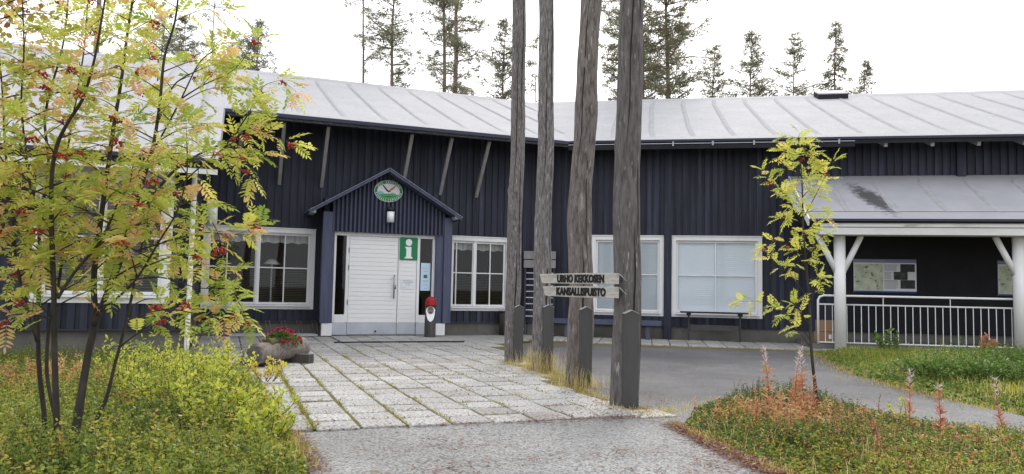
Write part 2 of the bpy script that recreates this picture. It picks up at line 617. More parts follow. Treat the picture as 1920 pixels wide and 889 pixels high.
rows = int(11.75 / PITCH_S)
for r in range(rows):
    w0 = 0.12 + r * PITCH_S
    w1 = w0 + PITCH_S
    if w1 < 2.3 and False:
        continue
    for c in range(-4, 24):
        s0 = -8.9 + c * PITCH_S
        s1 = s0 + PITCH_S
        if s1 > slab_right(w1) or s0 < -10:
            continue
        g = 0.007 + abs(RNG.normal(0, 0.003))
        g2 = 0.012 + abs(RNG.normal(0, 0.006))
        wide = (c in (6, 7, 8) and w0 > 5)
        if wide:
            g = 0.020 if c == 6 else 0.010
        var = float(np.clip(RNG.normal(0.55, 0.2) + (0.12 if w0 > 8 else 0), 0, 1))
        top = 0.026 if w1 > 2.46 or s0 < -5.2 or s1 > -2.4 else 0.048
        add_slab(LP, s0 + g, s1 - g, w0 + g2, w1 - g2 - (abs(RNG.normal(0, 0.025)) if r == rows - 1 else 0), top + RNG.normal(0, 0.002), var)
        GAPS.append((s0, w0, w1, c, r))
# strip of slabs along the right facade
for r in range(5):
    for c in range(0, 17):
        s0 = 0.75 + c * 0.4
        if r == 4 and c < 2:
            continue
        g = 0.008 + abs(RNG.normal(0, 0.004))
        add_slab(RP, s0 + g, s0 + 0.4 - g, 0.16 + r * 0.4 + 0.012, 0.16 + (r + 1) * 0.4 - 0.012, 0.026, float(np.clip(RNG.normal(0.5, 0.2), 0, 1)))
# loose slabs around the log poles
for (x, y, a) in ((0.98, 7.62, 0.3), (1.36, 7.42, 0.36), (0.72, 8.35, 0.36), (0.55, 9.1, 0.3), (1.15, 8.0, 0.36), (0.35, 8.6, 0.36), (0.3, 10.0, 0.36)):
    add_slab(frame((x, y, 0), a), -0.19, 0.19, -0.19, 0.19, 0.027, 0.8)
me = bpy.data.meshes.new('paved_forecourt')
me.from_pydata(vs_, [], fs_)
bm = bmesh.new(); bm.from_mesh(me); bmesh.ops.recalc_face_normals(bm, faces=bm.faces); bm.to_mesh(me); bm.free()
aa = me.attributes.new('var', 'FLOAT', 'FACE')
aa.data.foreach_set('value', np.array(va_, dtype=np.float32))
kind(link('paved_forecourt', me, PAVER), 'structure')
# bedding under the slabs
pts = [LP(-10.4, 0, 0), LP(0.0, 0, 0), LP(0.5, 1.2, 0)] + [LP(float(slab_right(w)) + 0.05, w, 0) for w in (3.0, 5.5, 7.5, 10.5, 11.70)] + [LP(-10.4, 11.70, 0)]
flat_poly('forecourt_bedding', [(p.x, p.y) for p in pts], 0.017, JOINT)
kb = MB()
kb.box(LP, -5.18, -2.44, 2.455, 2.49, 0.0, 0.055)
kind(build('landing_kerb', kb, mat('landing_edge_steel', (0.03, 0.03, 0.033), 0.7)), 'structure')

# ------------------------------------------------------------------ visitor centre
centre = thing('visitor_centre', tuple(K), 'long low navy timber visitor centre with pale felt roof and white trimmed windows', 'building')
O = tuple(K)
SL = 0.38
ZE = 4.87


def cp(name, mb, m, parent=None, **kw):
    return build(name, mb, m, parent or centre, O, **kw)


def clad(mb, T, s0, s1, z0, z1, holes=(), pitch=0.17, bw=0.10, proud=0.030, thick=0.12):
    ss = sorted({s0, s1, *[h[0] for h in holes], *[h[1] for h in holes]})
    zz = sorted({z0, z1, *[h[2] for h in holes], *[h[3] for h in holes]})
    for a, b in zip(ss, ss[1:]):
        for c, d in zip(zz, zz[1:]):
            if not any(h[0] <= a and b <= h[1] and h[2] <= c and d <= h[3] for h in holes):
                mb.box(T, a, b, -thick, 0, c, d)
    s = s0 + 0.02
    while s + bw < s1:
        iv = [(z0 - 0.004, z1 - 0.02)]
        for h in holes:
            if s < h[1] and s + bw > h[0]:
                nv = []
                for a, b in iv:
                    if h[2] > a:
                        nv.append((a, min(b, h[2])))
                    if h[3] < b:
                        nv.append((max(a, h[3]), b))
                iv = [x for x in nv if x[1] - x[0] > 0.02]
        mi_ = random.choice((0, 0, 1, 1, 2, 3))
        jx_ = random.uniform(-0.006, 0.006)
        for a, b in iv:
            mb.box(T, s + jx_, s + bw + jx_, 0.0, proud + random.uniform(-0.004, 0.004), a, b, mi_)
        s += pitch


# --- window openings (s0, s1, z0, z1)
LWIN1 = (-7.68, -5.46, 0.72, 2.36)
LWIN2 = (-2.05, -0.62, 0.72, 2.36)
RWIN1 = (1.73, 3.33, 0.68, 2.47)
RWIN2 = (3.72, 5.68, 0.68, 2.47)
WWIN = (-9.80, -8.20, 0.98, 2.78)

wl = MB()
clad(wl, LP, -7.85, 0.0, 0.33, 5.2, [LWIN1, LWIN2, (-5.15, -2.45, 0.33, 2.45)])
cp('wall', wl, NAVIES)
wr = MB()
clad(wr, RP, 0.0, 22.0, 0.33, 5.05, [RWIN1, RWIN2], pitch=0.176, bw=0.11)
cp('wall', wr, NAVIES)
wg = MB()
clad(wg, lambda s, w, z: LP(s, 5.4 + w, z), -20.0, -7.85, 0.47, 3.2, [WWIN])
# wing side wall follows the roof slope
wg.prism([LP(-7.97, 5.4, 0.47), LP(-7.97, 0, 0.47), LP(-7.97, 0, 5.15), LP(-7.97, 5.4, 3.2)], u1 * 0.12)
s = 0.25
while s < 5.3:
    wg.prism([LP(-7.85, s, 0.47), LP(-7.85, s + 0.1, 0.47), LP(-7.85, s + 0.1, 5.1 - SL * s), LP(-7.85, s, 5.1 - SL * s)], u1 * 0.022)
    s += 0.17
cp('wall', wg, NAVIES)
for T, a, b, c in ((LP, -20, 4, -14.0), (RP, -4, 22, -14.4)):
    wb = MB()
    wb.box(T, a, b, c, c + 0.12, 0, 4.8)
    cp('rear_wall', wb, NAVY)
# plinths
for T, a, b, c, d, e in ((LP, -7.85, 0.0, -0.16, -0.03, 0.33), (RP, 0.0, 22, -0.16, -0.03, 0.33), (LP, -20, -7.85, 5.2, 5.36, 0.46), (LP, -7.97, -7.853, 0.0, 5.19, 0.46)):
    pl = MB()
    pl.box(T, a, b, c, d, 0, e)
    cp('plinth', pl, PLINTH)
for a, b, c, d, e in ((-20, -7.80, 5.37, 5.46, 0.455), (-7.85, -5.2, -0.02, 0.05, 0.325), (-2.3, 0.0, -0.02, 0.05, 0.325)):
    fl = MB()
    fl.box(LP, a, b, c, d, e, e + 0.018)
    cp('drip_ledge', fl, DARK_METAL)
# posts standing proud on the right facade
pp = MB()
pp.box(RP, 3.43, 3.62, 0.0, 0.10, 0.02, 5.0)
cp('facade_post', pp, NAVY, bevel=0.006)
pp = MB()
pp.box(RP, 10.15, 10.35, 0.0, 0.12, 4.02, 5.0)
cp('facade_post', pp, NAVY, bevel=0.006)
pp = MB()
pp.box(RP, -0.06, 0.06, 0.0, 0.07, 0.33, 5.0)
cp('facade_post', pp, NAVY)


# --- roofs
def solve2(pa, da, pb, db):
    d = da.x * -db.y + db.x * da.y
    rx, ry = pb.x - pa.x, pb.y - pa.y
    t = (rx * -db.y + db.x * ry) / d
    return pa + da * t


RUN = 7.79
E = LP(0.534, 1.2, 0)
RM = solve2(LP(0, 1.2 - RUN, 0), u1, RP(0, 0.75 - RUN, 0), u2)
BM = solve2(LP(0, 1.2 - 2 * RUN, 0), u1, RP(0, 0.75 - 2 * RUN, 0), u2)
ZR = ZE + RUN * SL


def zz(p, z):
    return V(p.x, p.y, z)


def hL(w):
    return ZE + (1.2 - w) * SL


def hR(w):
    return ZE + (0.75 - w) * SL


lt = [LP(-20, 6.0, hL(6.0)), LP(-7.47, 6.0, hL(6.0)), LP(-7.47, 1.2, ZE), zz(E, ZE), zz(RM, ZR), LP(-20, 1.2 - RUN, ZR)]
rt = [zz(E, ZE), RP(22, 0.75, ZE), RP(22, 0.75 - RUN, ZR), zz(RM, ZR)]
lb = [LP(-20, 1.2 - RUN, ZR), zz(RM, ZR), zz(BM, ZE), LP(-20, 1.2 - 2 * RUN, ZE)]
rb = [zz(RM, ZR), RP(22, 0.75 - RUN, ZR), RP(22, 0.75 - 2 * RUN, ZE), zz(BM, ZE)]
for nm, poly in (('roof', lt), ('roof', rt), ('rear_roof', lb), ('rear_roof', rb)):
    m_ = MB()
    m_.prism(poly, V(0, 0, -0.035))
    ro = cp(nm, m_, ROOF)
    if nm == 'roof':
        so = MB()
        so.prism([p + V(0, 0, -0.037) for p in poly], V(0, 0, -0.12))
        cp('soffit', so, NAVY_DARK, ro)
        if poly is lt:
            ROOF_L = ro
        else:
            ROOF_R = ro


def seam(mb, T, h, s, w0, w1, ww=0.07, hh=0.034):
    """rolled felt seam up the slope, sagging off at both ends"""
    n = 7
    pts = []
    for i in range(n):
        t = i / (n - 1)
        w = w0 + (w1 - w0) * t
        k = min(1, t * 5, (1 - t) * 5) * 0.9 + 0.1
        bend = 0.10 * max(0, t - 0.82) / 0.18 + 0.05 * max(0, 0.1 - t) / 0.1
        c = [T(s + bend - ww, w, h(w) + 0.001), T(s + bend - ww * 0.28, w, h(w) + hh * k), T(s + bend + ww * 0.28, w, h(w) + hh * k), T(s + bend + ww, w, h(w) + 0.001)]
        pts += c
    fs = []
    for i in range(n - 1):
        for q in range(3):
            a = i * 4 + q
            fs.append((a, a + 1, a + 5, a + 4))
    mb.add(pts, fs)


sm = MB()
for k in range(-13, 2):
    s = -0.06 + k * 0.975
    w0 = 0.85 if s > -7.4 else 5.6
    w1 = 1.2 - RUN + 0.35
    seam(sm, LP, hL, s, w0, w1)
for k in range(1, 6):      # fan towards the valley
    s = -0.06 + (k + 1) * 0.975
    # valley crosses at w where LP(s,w) is equally far from both eaves
    lo_, hi_ = 1.0, -6.2
    f_ = (RM - E)
    tt = ((LP(s, 0, 0) - LP(0.534, 0, 0)).dot(u1)) / max(f_.dot(u1), 0.01)
    wv = 1.2 - RUN * tt
    if wv > -6:
        seam(sm, LP, hL, s, wv - 0.25, 1.2 - RUN + 0.35)
cp('batten_seam', sm, ROOF_SEAM, ROOF_L)
sm = MB()
for k in range(-3, 19):
    s = 4.07 + k * 0.978
    tt = (s - 1.078) / max((RM - E).dot(u2), 0.01) if (RM - E).dot(u2) > 0 else -1
    w0 = 0.40
    if s > 1.2:
        seam(sm, RP, hR, s, w0, 0.75 - RUN + 0.35)
cp('batten_seam', sm, ROOF_SEAM, ROOF_R)
lap = MB()
for (T, h, s0, s1, wa, wb_) in ((LP, hL, -7.4, 0.4, 1.19, 0.86), (LP, hL, -20, 1.2, -6.1, -6.58), (RP, hR, 1.15, 22, 0.74, 0.42), (RP, hR, 2.2, 22, -6.55, -7.03)):
    lap.add([T(s0, wa, h(wa) + 0.004), T(s1, wa, h(wa) + 0.004), T(s1, wb_, h(wb_) + 0.012), T(s0, wb_, h(wb_) + 0.012)], [(0, 1, 2, 3)])
    lap.add([T(s0, wb_, h(wb_) + 0.012), T(s1, wb_, h(wb_) + 0.012), T(s1, wb_ - 0.02, h(wb_) - 0.0), T(s0, wb_ - 0.02, h(wb_) - 0.0)], [(0, 1, 2, 3)])
cp('felt_lap', lap, ROOF, ROOF_L)
# eave edges
dr = MB()
dr.beam(LP(-7.47, 1.215, ZE - 0.045), zz(E, ZE - 0.045) + o1 * 0.015, 0.03, 0.075)
dr.beam(zz(E, ZE - 0.03) + o2 * 0.015, RP(22, 0.765, ZE - 0.03), 0.03, 0.05)
dr.beam(LP(-20, 6.015, hL(6) - 0.03), LP(-7.47, 6.015, hL(6) - 0.03), 0.03, 0.06)
dr.beam(LP(-7.455, 6.0, hL(6) - 0.03), LP(-7.455, 1.2, ZE - 0.03), 0.03, 0.05)
cp('eave_drip', dr, DRIP, ROOF_L)
eb = MB()
eb.beam(LP(-7.47, 1.19, ZE - 0.112), zz(E, ZE - 0.112) - o1 * 0.01, 0.02, 0.055)
cp('eave_board', eb, BOARD_GREY, ROOF_L)
eb = MB()
eb.beam(LP(-20, 5.98, hL(6) - 0.15), LP(-7.47, 5.98, hL(6) - 0.15), 0.025, 0.17)
eb.beam(LP(-7.485, 5.9, hL(5.9) - 0.09), LP(-7.485, 1.25, ZE - 0.10), 0.025, 0.12)
cp('fascia', eb, WHITE_OLD, ROOF_L)
# gutter and its brackets along the right eave
gu = MB()
gu.beam(RP(1.08, 0.70, ZE - 0.165), RP(7.75, 0.70, ZE - 0.165), 0.11, 0.13)
gt_ = cp('gutter', gu, NAVY_DARK)
gr_ = MB()
gr_.beam(RP(1.08, 0.765, ZE - 0.10), RP(7.75, 0.765, ZE - 0.10), 0.014, 0.014)
cp('rim', gr_, GREY_STEEL, gt_)
for s in (3.62, 4.55, 5.5, 6.45, 7.4):
    q = MB()
    q.box(RP, s - 0.02, s + 0.02, 0.768, 0.785, ZE - 0.16, ZE - 0.055)
    cp('bracket', q, BOARD_GREY, gt_)
for s in (8.45, 9.45, 10.42, 11.36, 12.3):
    q = MB()
    q.beam(RP(s, -0.05, ZE + 0.09), RP(s, 0.66, ZE - 0.17), 0.07, 0.12)
    cp('rafter_end', q, BOARD_GREY)
# eave struts of the left facade
for s in (-7.1, -6.22, -5.27, -3.36, -2.40, -1.46):
    q = MB()
    q.beam(LP(s, 0.03, 3.48), LP(s, 0.98, 4.74), 0.075, 0.075)
    cp('strut', q, STRUT)
# roof hatch
q = MB()
hw = [RP(8.35, -6.0, hR(-6.0)), RP(9.25, -6.0, hR(-6.0)), RP(9.25, -6.75, hR(-6.75)), RP(8.35, -6.75, hR(-6.75))]
q.prism(hw, V(0, 0, 0.16))
rh = cp('roof_hatch', q, NAVY_DARK)
q = MB()
q.prism([p + V(0, 0, 0.162) for p in hw], V(0, 0, 0.03))
cp('lid', q, BOARD_GREY, rh)


# --- windows
def window(T, op, mull, muntx, muntz, casing=0.10, blind=None, room=True, sillw=0.06, wd=0.045, valance=False, tint=None):
    s0, s1, z0, z1 = op
    f = MB()
    c = casing
    f.box(T, s0 - c, s0 + 0.004, 0.0, wd, z0 - c, z1 + c)
    f.box(T, s1 - 0.004, s1 + c, 0.0, wd, z0 - c, z1 + c)
    f.box(T, s0 + 0.004, s1 - 0.004, 0.0, wd - 0.003, z1, z1 + c)
    f.box(T, s0 - c - 0.01, s1 + c + 0.01, 0.0, wd + 0.02, z1 + c, z1 + c + 0.02)
    f.box(T, s0 + 0.004, s1 - 0.004, 0.0, wd - 0.003, z0 - c, z0 - 0.005)
    wo = cp('window', f, WHITE)
    si = MB()
    si.box(T, s0 - 0.02, s1 + 0.02, 0.0, wd + sillw, z0 - 0.035, z0 - 0.008)
    cp('sill', si, WHITE, wo)
    sa = MB()
    edges = [s0] + list(mull) + [s1]
    fw = 0.055
    for a, b in zip(edges, edges[1:]):
        sa.box(T, a, a + fw, -0.06, -0.012, z0, z1)
        sa.box(T, b - fw, b, -0.06, -0.012, z0, z1)
        sa.box(T, a + fw, b - fw, -0.06, -0.012, z0, z0 + fw)
        sa.box(T, a + fw, b - fw, -0.06, -0.012, z1 - fw, z1)
    for x in mull:
        sa.box(T, x - 0.03, x + 0.03, -0.03, 0.012, z0, z1)
    for x in muntx:
        sa.box(T, x - 0.013, x + 0.013, -0.055, -0.02, z0 + fw, z1 - fw)
    for z in muntz:
        for a, b in zip(edges, edges[1:]):
            sa.box(T, a + fw, b - fw, -0.053, -0.022, z - 0.013, z + 0.013)
    cp('sash', sa, WHITE, wo)
    for a, b in zip(edges, edges[1:]):
        g = MB()
        g.add([T(a + 0.03, -0.042, z0 + 0.03), T(b - 0.03, -0.042, z0 + 0.03), T(b - 0.03, -0.042, z1 - 0.03), T(a + 0.03, -0.042, z1 - 0.03)], [(0, 1, 2, 3)])
        cp('pane', g, GLASS, wo)
    for a, b in ((s0 - 0.02, s0), (s1, s1 + 0.02)):
        rv = MB()
        rv.box(T, a, b, -0.13, -0.062, z0, z1)
        cp('reveal', rv, WHITE, wo)
    if blind:
        za, zb, tilt, mm = blind
        for a, b in zip(edges, edges[1:]):
            bl = MB()
            z = za
            while z < zb:
                bl.add([T(a + 0.05, -0.09, z), T(b - 0.05, -0.09, z), T(b - 0.05, -0.09 + 0.03 * cos(tilt), z + 0.05 * sin(tilt)), T(a + 0.05, -0.09 + 0.03 * cos(tilt), z + 0.05 * sin(tilt))], [(0, 1, 2, 3)])
                z += 0.04 if mm is BLIND_DIM else 0.05
            if mm is BLIND:
                bl.add([T(a, -0.094, z0), T(b, -0.094, z0), T(b, -0.094, z1), T(a, -0.094, z1)], [(0, 1, 2, 3)])
            cp('blind', bl, mm, wo)
    if valance:
        va = MB()
        n = int((s1 - s0) / 0.03)
        pts, fs = [], []
        for i in range(n + 1):
            x = s0 + (s1 - s0) * i / n
            y = -0.2 + 0.02 * sin(i * 1.1) + 0.01 * sin(i * 2.7)
            pts += [T(x, y, z1 - 0.22 - 0.015 * sin(i * .7)), T(x, y, z1 + 0.05)]
        for i in range(n):
            fs.append((2 * i, 2 * i + 2, 2 * i + 3, 2 * i + 1))
        va.add(pts, fs)
        cp('curtain', va, CURTAIN, wo)
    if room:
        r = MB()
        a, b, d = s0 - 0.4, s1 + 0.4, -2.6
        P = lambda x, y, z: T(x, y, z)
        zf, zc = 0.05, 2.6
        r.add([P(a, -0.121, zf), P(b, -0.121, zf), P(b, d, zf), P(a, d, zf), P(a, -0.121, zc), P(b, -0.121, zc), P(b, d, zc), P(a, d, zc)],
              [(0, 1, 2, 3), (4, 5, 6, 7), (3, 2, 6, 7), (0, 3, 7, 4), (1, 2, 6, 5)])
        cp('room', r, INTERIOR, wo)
    return wo


window(LP, LWIN1, [-6.62], [-7.27, -6.03], [1.56], blind=(0.76, 1.5, 0.25, BLIND_DIM), valance=True)
window(LP, LWIN2, [-1.45], [-1.92, -1.03], [1.56], blind=(0.76, 1.5, 0.12, BLIND_DIM), valance=True)
window(RP, RWIN1, [], [2.53], [1.61], blind=(0.72, 2.42, 1.0, BLIND), room=False)
window(RP, RWIN2, [], [4.68], [1.61], blind=(0.72, 2.42, 1.0, BLIND), room=False)
window(lambda s, w, z: LP(s, 5.4 + w, z), WWIN, [-9.05], [], [1.85], blind=(1.0, 2.75, 0.7, BLIND_DIM), casing=0.12)
# downpipe at the wing corner
q = MB()
q.tube([LP(-7.80, 5.60, 3.0), LP(-7.80, 5.49, 2.8), LP(-7.80, 5.49, 0.25), LP(-7.80, 5.58, 0.12)], 0.038, 10)
cp('downpipe', q, WHITE, smooth=True)

# --- entrance porch
q = MB()
TPp = LP
WF = 0.55
for (a, b) in ((-5.27, -5.06), (-2.42, -2.22)):
    q = MB()
    q.box(LP, a, b, WF - 0.14, WF + 0.06, 0.33, 2.86)
    cp('porch_post', q, BLUE_POST, bevel=0.008)
for a, b, c, d, e, f in ((-5.055, -4.99, -5.22, -4.99, -5.22, -5.10), (-2.60, -2.425, -2.60, -2.35, -2.40, -2.28)):
    q = MB()
    q.box(LP, a, b, WF - 0.10, WF, 0.33, 2.43)
    cp('porch_jamb_board', q, BLUE_POST)
    q = MB()
    q.box(LP, c, d, WF - 0.18, WF + 0.045, 0.05, 0.328)
    cp('porch_base', q, WHITE)
    q = MB()
    q.box(LP, e, f, 0.0, WF - 0.14, 0.33, 3.2)
    cp('porch_side_wall', q, NAVY)
AX, AZ, EX, EZ = -3.85, 3.90, -5.60, 2.84
q = MB()
q.prism([LP(-5.06, WF - 0.02, 2.43), LP(-2.42, WF - 0.02, 2.43), LP(-2.42, WF - 0.02, 3.0), LP(AX, WF - 0.02, AZ - 0.06), LP(-5.06, WF - 0.02, 3.1)], o1 * -0.06)
gab = cp('gable_cladding', q, NAVY)
q = MB()
s = -5.05
while s < -2.45:
    top = AZ - 0.08 - abs(s + 0.02 - AX) * (AZ - EZ) / (AX - EX)
    q.box(LP, s, s + 0.042, WF - 0.02, WF + 0.035, 2.41, top)
    s += 0.096
cp('slat', q, mat('slat_blue_paint', (0.060, 0.066, 0.12), 0.5, (0.04, 0.045, 0.085), (8, 8, 1)), gab)
for sgn in (-1, 1):
    q = MB()
    ex = AX + sgn * 1.76
    d = V(0, 0, -0.07)
    ez = EZ + (0.02 if sgn > 0 else 0)
    q.prism([LP(AX, 0.92, AZ), LP(ex, 0.92, ez), LP(ex, 0.02, ez), LP(AX, 0.02, AZ)], d)
    pr = cp('porch_roof', q, BLUE_POST)
    q = MB()
    q.prism([LP(AX, 0.95, AZ + 0.008), LP(ex + sgn * 0.02, 0.95, ez - 0.004), LP(ex + sgn * 0.02, 0.0, ez - 0.004), LP(AX, 0.0, AZ + 0.008)], V(0, 0, -0.006))
    cp('roof_sheet', q, GREY_STEEL, pr)
    q = MB()
    q.beam(LP(ex - sgn * 0.10, 0.88, ez - 0.055 + 0.06), LP(ex - sgn * 0.10, 0.1, ez - 0.055 + 0.06), 0.10, 0.1)
    cp('purlin', q, BOARD_GREY, pr)
# door set: frame, two leaves, two glazed side lights
WD = WF - 0.10
q = MB()
q.box(LP, -5.03, -2.59, WD - 0.1, WD, 2.34, 2.425)
for a, b in ((-5.03, -4.93), (-4.70, -4.64), (-3.03, -2.965), (-2.66, -2.59)):
    q.box(LP, a, b, WD - 0.1, WD, 0.35, 2.34)
q.box(LP, -4.93, -4.70, WD - 0.1, WD, 0.33, 0.52)
q.box(LP, -2.965, -2.66, WD - 0.1, WD, 0.33, 0.52)
cp('door_frame', q, WHITE, bevel=0.004)
for a, b in ((-4.985, -4.645), (-3.025, -2.603)):
    q = MB()
    q.box(LP, a, b, WD - 0.1, WD + 0.006, 0.06, 0.345)
    cp('side_panel', q, GREY_STEEL, bevel=0.004)
for a, b in ((-4.93, -4.70), (-2.965, -2.66)):
    q = MB()
    q.add([LP(a, WD - 0.05, 0.52), LP(b, WD - 0.05, 0.52), LP(b, WD - 0.05, 2.34), LP(a, WD - 0.05, 2.34)], [(0, 1, 2, 3)])
    cp('side_light', q, GLASS)
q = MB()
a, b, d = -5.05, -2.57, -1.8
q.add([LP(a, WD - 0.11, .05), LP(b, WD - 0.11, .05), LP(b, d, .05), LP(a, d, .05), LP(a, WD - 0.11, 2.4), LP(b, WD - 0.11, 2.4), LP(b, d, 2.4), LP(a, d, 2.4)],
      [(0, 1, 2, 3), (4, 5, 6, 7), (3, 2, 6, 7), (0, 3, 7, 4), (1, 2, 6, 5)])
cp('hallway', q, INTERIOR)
DOOR_WHITE = mat('door_white_paint', (0.82, 0.82, 0.825), 0.45)
for a, b in ((-4.635, -3.49), (-3.478, -3.036)):
    q = MB()
    q.box(LP, a, b, WD - 0.07, WD - 0.022, 0.06, 2.335)
    z = 0.345
    while z < 2.30:
        q.box(LP, a + 0.012, b - 0.012, WD - 0.022, WD - 0.008, z + 0.004, min(z + 0.098, 2.333))
        z += 0.1
    do = cp('door', q, DOOR_WHITE, bevel=0.003)
    q = MB()
    q.box(LP, a + 0.006, b - 0.006, WD - 0.021, WD - 0.004, 0.07, 0.335)
    cp('kick_plate', q, GREY_STEEL, do)
    if a < -4:
        q = MB()
        hs = -3.58
        q.tube([LP(hs, WD + 0.06, 0.90), LP(hs, WD + 0.06, 1.46)], 0.017, 10)
        for z in (0.97, 1.2, 1.39):
            q.tube([LP(hs, WD + 0.06, z), LP(hs, WD - 0.01, z)], 0.012, 8)
        q.box(LP, hs + 0.02, hs + 0.06, WD - 0.008, WD + 0.01, 1.13, 1.22)
        cp('handle', q, STEEL, do, smooth=True)
        q = MB()
        for z in (1.95, 1.55, 0.75):
            q = MB()
            q.cyl(LP, -4.64, WD + 0.004, z, z + 0.11, 0.014, 8)
            cp('hinge', q, STEEL, do)
        q = MB()
        q.cyl(lambda x, y, z: LP(-3.98 + x, WD + 0.0 + z, 0.14 + y), 0, 0, -0.01, 0.04, 0.022, 10)
        cp('door_stop', q, DARK_METAL, do)
q = MB()
q.box(LP, -5.0, -2.6, WD - 0.1, WD + 0.09, 0.02, 0.06)
cp('threshold', q, DARK_METAL)

# --- canopy at the right end
can = MB()
CW, CZ = 2.4, 2.80
S0 = 6.42
wz = lambda w: CZ + (CW - w) * 0.53
can.prism([RP(S0, CW, CZ), RP(22, CW, CZ), RP(22, 0.03, wz(0.03)), RP(S0, 0.03, wz(0.03))], V(0, 0, -0.035))


def canopy_roof_mat():
    m = mat('canopy_roof_felt', (0.27, 0.27, 0.295), 0.8, (0.33, 0.33, 0.355), (1.1, 1.1, 1.1), 0.3, 0.7, detail=9, spec=0.5, bump=0.35, bscale=(45, 45, 45))
    t = m.node_tree
    b = t.nodes['Principled BSDF']
    src = b.inputs['Base Color'].links[0].from_socket
    tc = t.nodes.new('ShaderNodeTexCoord')
    # a dark wet algae streak below a leak in the upper eave: mask round one place times noise
    P = RP(7.95, 1.35, 0) - K
    mp = t.nodes.new('ShaderNodeMapping')
    mp.vector_type = 'TEXTURE'
    mp.inputs['Location'].default_value = (P.x, P.y, wz(1.35))
    mp.inputs['Rotation'].default_value = (0, 0, A2 + 0.28)
    mp.inputs['Scale'].default_value = (0.42, 1.4, 2.5)
    t.links.new(tc.outputs['Object'], mp.inputs[0])
    ln = t.nodes.new('ShaderNodeVectorMath')
    ln.operation = 'LENGTH'
    t.links.new(mp.outputs[0], ln.inputs[0])
    mr = t.nodes.new('ShaderNodeMapRange')
    mr.inputs[1].default_value = 1.15
    mr.inputs[2].default_value = 0.2
    t.links.new(ln.outputs['Value'], mr.inputs[0])
    n = t.nodes.new('ShaderNodeTexNoise')
    n.inputs['Scale'].default_value = 9
    n.inputs['Detail'].default_value = 7
    t.links.new(tc.outputs['Object'], n.inputs['Vector'])
    ad = t.nodes.new('ShaderNodeMath')
    ad.operation = 'ADD'
    t.links.new(mr.outputs[0], ad.inputs[0])
    t.links.new(n.outputs[0], ad.inputs[1])
    m2 = t.nodes.new('ShaderNodeMapRange')
    m2.inputs[1].default_value = 0.95
    m2.inputs[2].default_value = 1.35
    m2.inputs[4].default_value = 0.93
    t.links.new(ad.outputs[0], m2.inputs[0])
    mx = t.nodes.new('ShaderNodeMix')
    mx.data_type = 'RGBA'
    t.links.new(m2.outputs[0], mx.inputs[0])
    t.links.new(src, mx.inputs[6])
    mx.inputs[7].default_value = (0.035, 0.033, 0.035, 1)
    t.links.new(mx.outputs[2], b.inputs['Base Color'])
    return m


cr_ = cp('canopy_roof', can, canopy_roof_mat())
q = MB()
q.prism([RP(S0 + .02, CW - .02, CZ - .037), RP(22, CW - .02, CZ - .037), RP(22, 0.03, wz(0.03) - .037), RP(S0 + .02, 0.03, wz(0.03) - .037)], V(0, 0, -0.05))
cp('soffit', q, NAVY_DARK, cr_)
q = MB()
for k in range(-1, 15):
    seam(q, RP, wz, 7.25 + k * 0.985, 2.08, 0.2)
q.add([RP(S0, CW - 0.34, wz(CW - 0.34) + 0.012), RP(22, CW - 0.34, wz(CW - 0.34) + 0.012), RP(22, CW - 0.36, wz(CW - 0.36)), RP(S0, CW - 0.36, wz(CW - 0.36))], [(0, 1, 2, 3)])
cp('batten_seam', q, ROOF_SEAM, cr_)
q = MB()
q.beam(RP(S0 - 0.01, CW + 0.015, CZ - 0.025), RP(22, CW + 0.015, CZ - 0.025), 0.03, 0.05)
cp('eave_drip', q, DRIP, cr_)
q = MB()
q.beam(RP(S0 - 0.015, CW, CZ - 0.07), RP(S0 - 0.015, 0.03, wz(0.03) - 0.07), 0.03, 0.17)
cp('bargeboard', q, WHITE, cr_)
q = MB()
q.box(RP, S0 + 0.22, 22, 1.95, 2.33, CZ - 0.170, CZ - 0.13)
q.box(RP, S0 + 0.22, 22, 1.85, 2.325, CZ - 0.325, CZ - 0.180)
cb = cp('canopy_beam', q, mat('stained_white_beam', (0.70, 0.70, 0.72), 0.6, (0.58, 0.57, 0.57), (1.5, 1.5, 3), 0.4, 0.8))
q = MB()
q.box(RP, S0 + 0.22, 22, 2.331, 2.345, CZ - 0.16, CZ - 0.058)
cp('fascia', q, WHITE_OLD, cb)
for cs in (7.12, 10.62, 14.1):
    q = MB()
    q.cyl(RP, cs, 1.94, 0.0, CZ - 0.325, 0.118, 24)
    co = cp('column', q, WHITE, smooth=True)
    for sg in (-1, 1):
        q = MB()
        q.tube([RP(cs + sg * 0.06, 1.94, 1.68), RP(cs + sg * 0.44, 1.94, CZ - 0.325)], 0.062, 12)
        cp('brace', q, WHITE, co, smooth=True)
q = MB()
q.box(RP, 6.55, 22, 0.0, 1.80, 0.0, 0.13)
cp('canopy_floor', q, PLINTH)
# near-black sheet over the back wall, the canopy's shade put into its colour
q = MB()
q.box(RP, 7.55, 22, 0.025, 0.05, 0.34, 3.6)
cp('walk_shade_sheet', q, NAVY_DARK)
# railing
rl = MB()
RW = 1.80
rl.tube([RP(6.70, RW, 0.14), RP(6.70, RW, 1.08), RP(6.735, RW, 1.15), RP(6.82, RW, 1.18), RP(10.6, RW, 1.18), RP(21, RW, 1.18)], 0.024, 10)
rl.tube([RP(6.70, RW, 0.99), RP(21, RW, 0.99)], 0.017, 8)
rl.tube([RP(6.70, RW, 0.17), RP(21, RW, 0.17)], 0.017, 8)
rg = cp('railing', rl, RAIL_WHITE, smooth=True)
for k in range(1, 46):
    s = 6.70 + k * 0.147
    q = MB()
    q.tube([RP(s, RW, 0.17), RP(s, RW, 1.18 if k % 9 == 0 else 0.99)], 0.0095, 6)
    cp('baluster', q, RAIL_WHITE, rg)

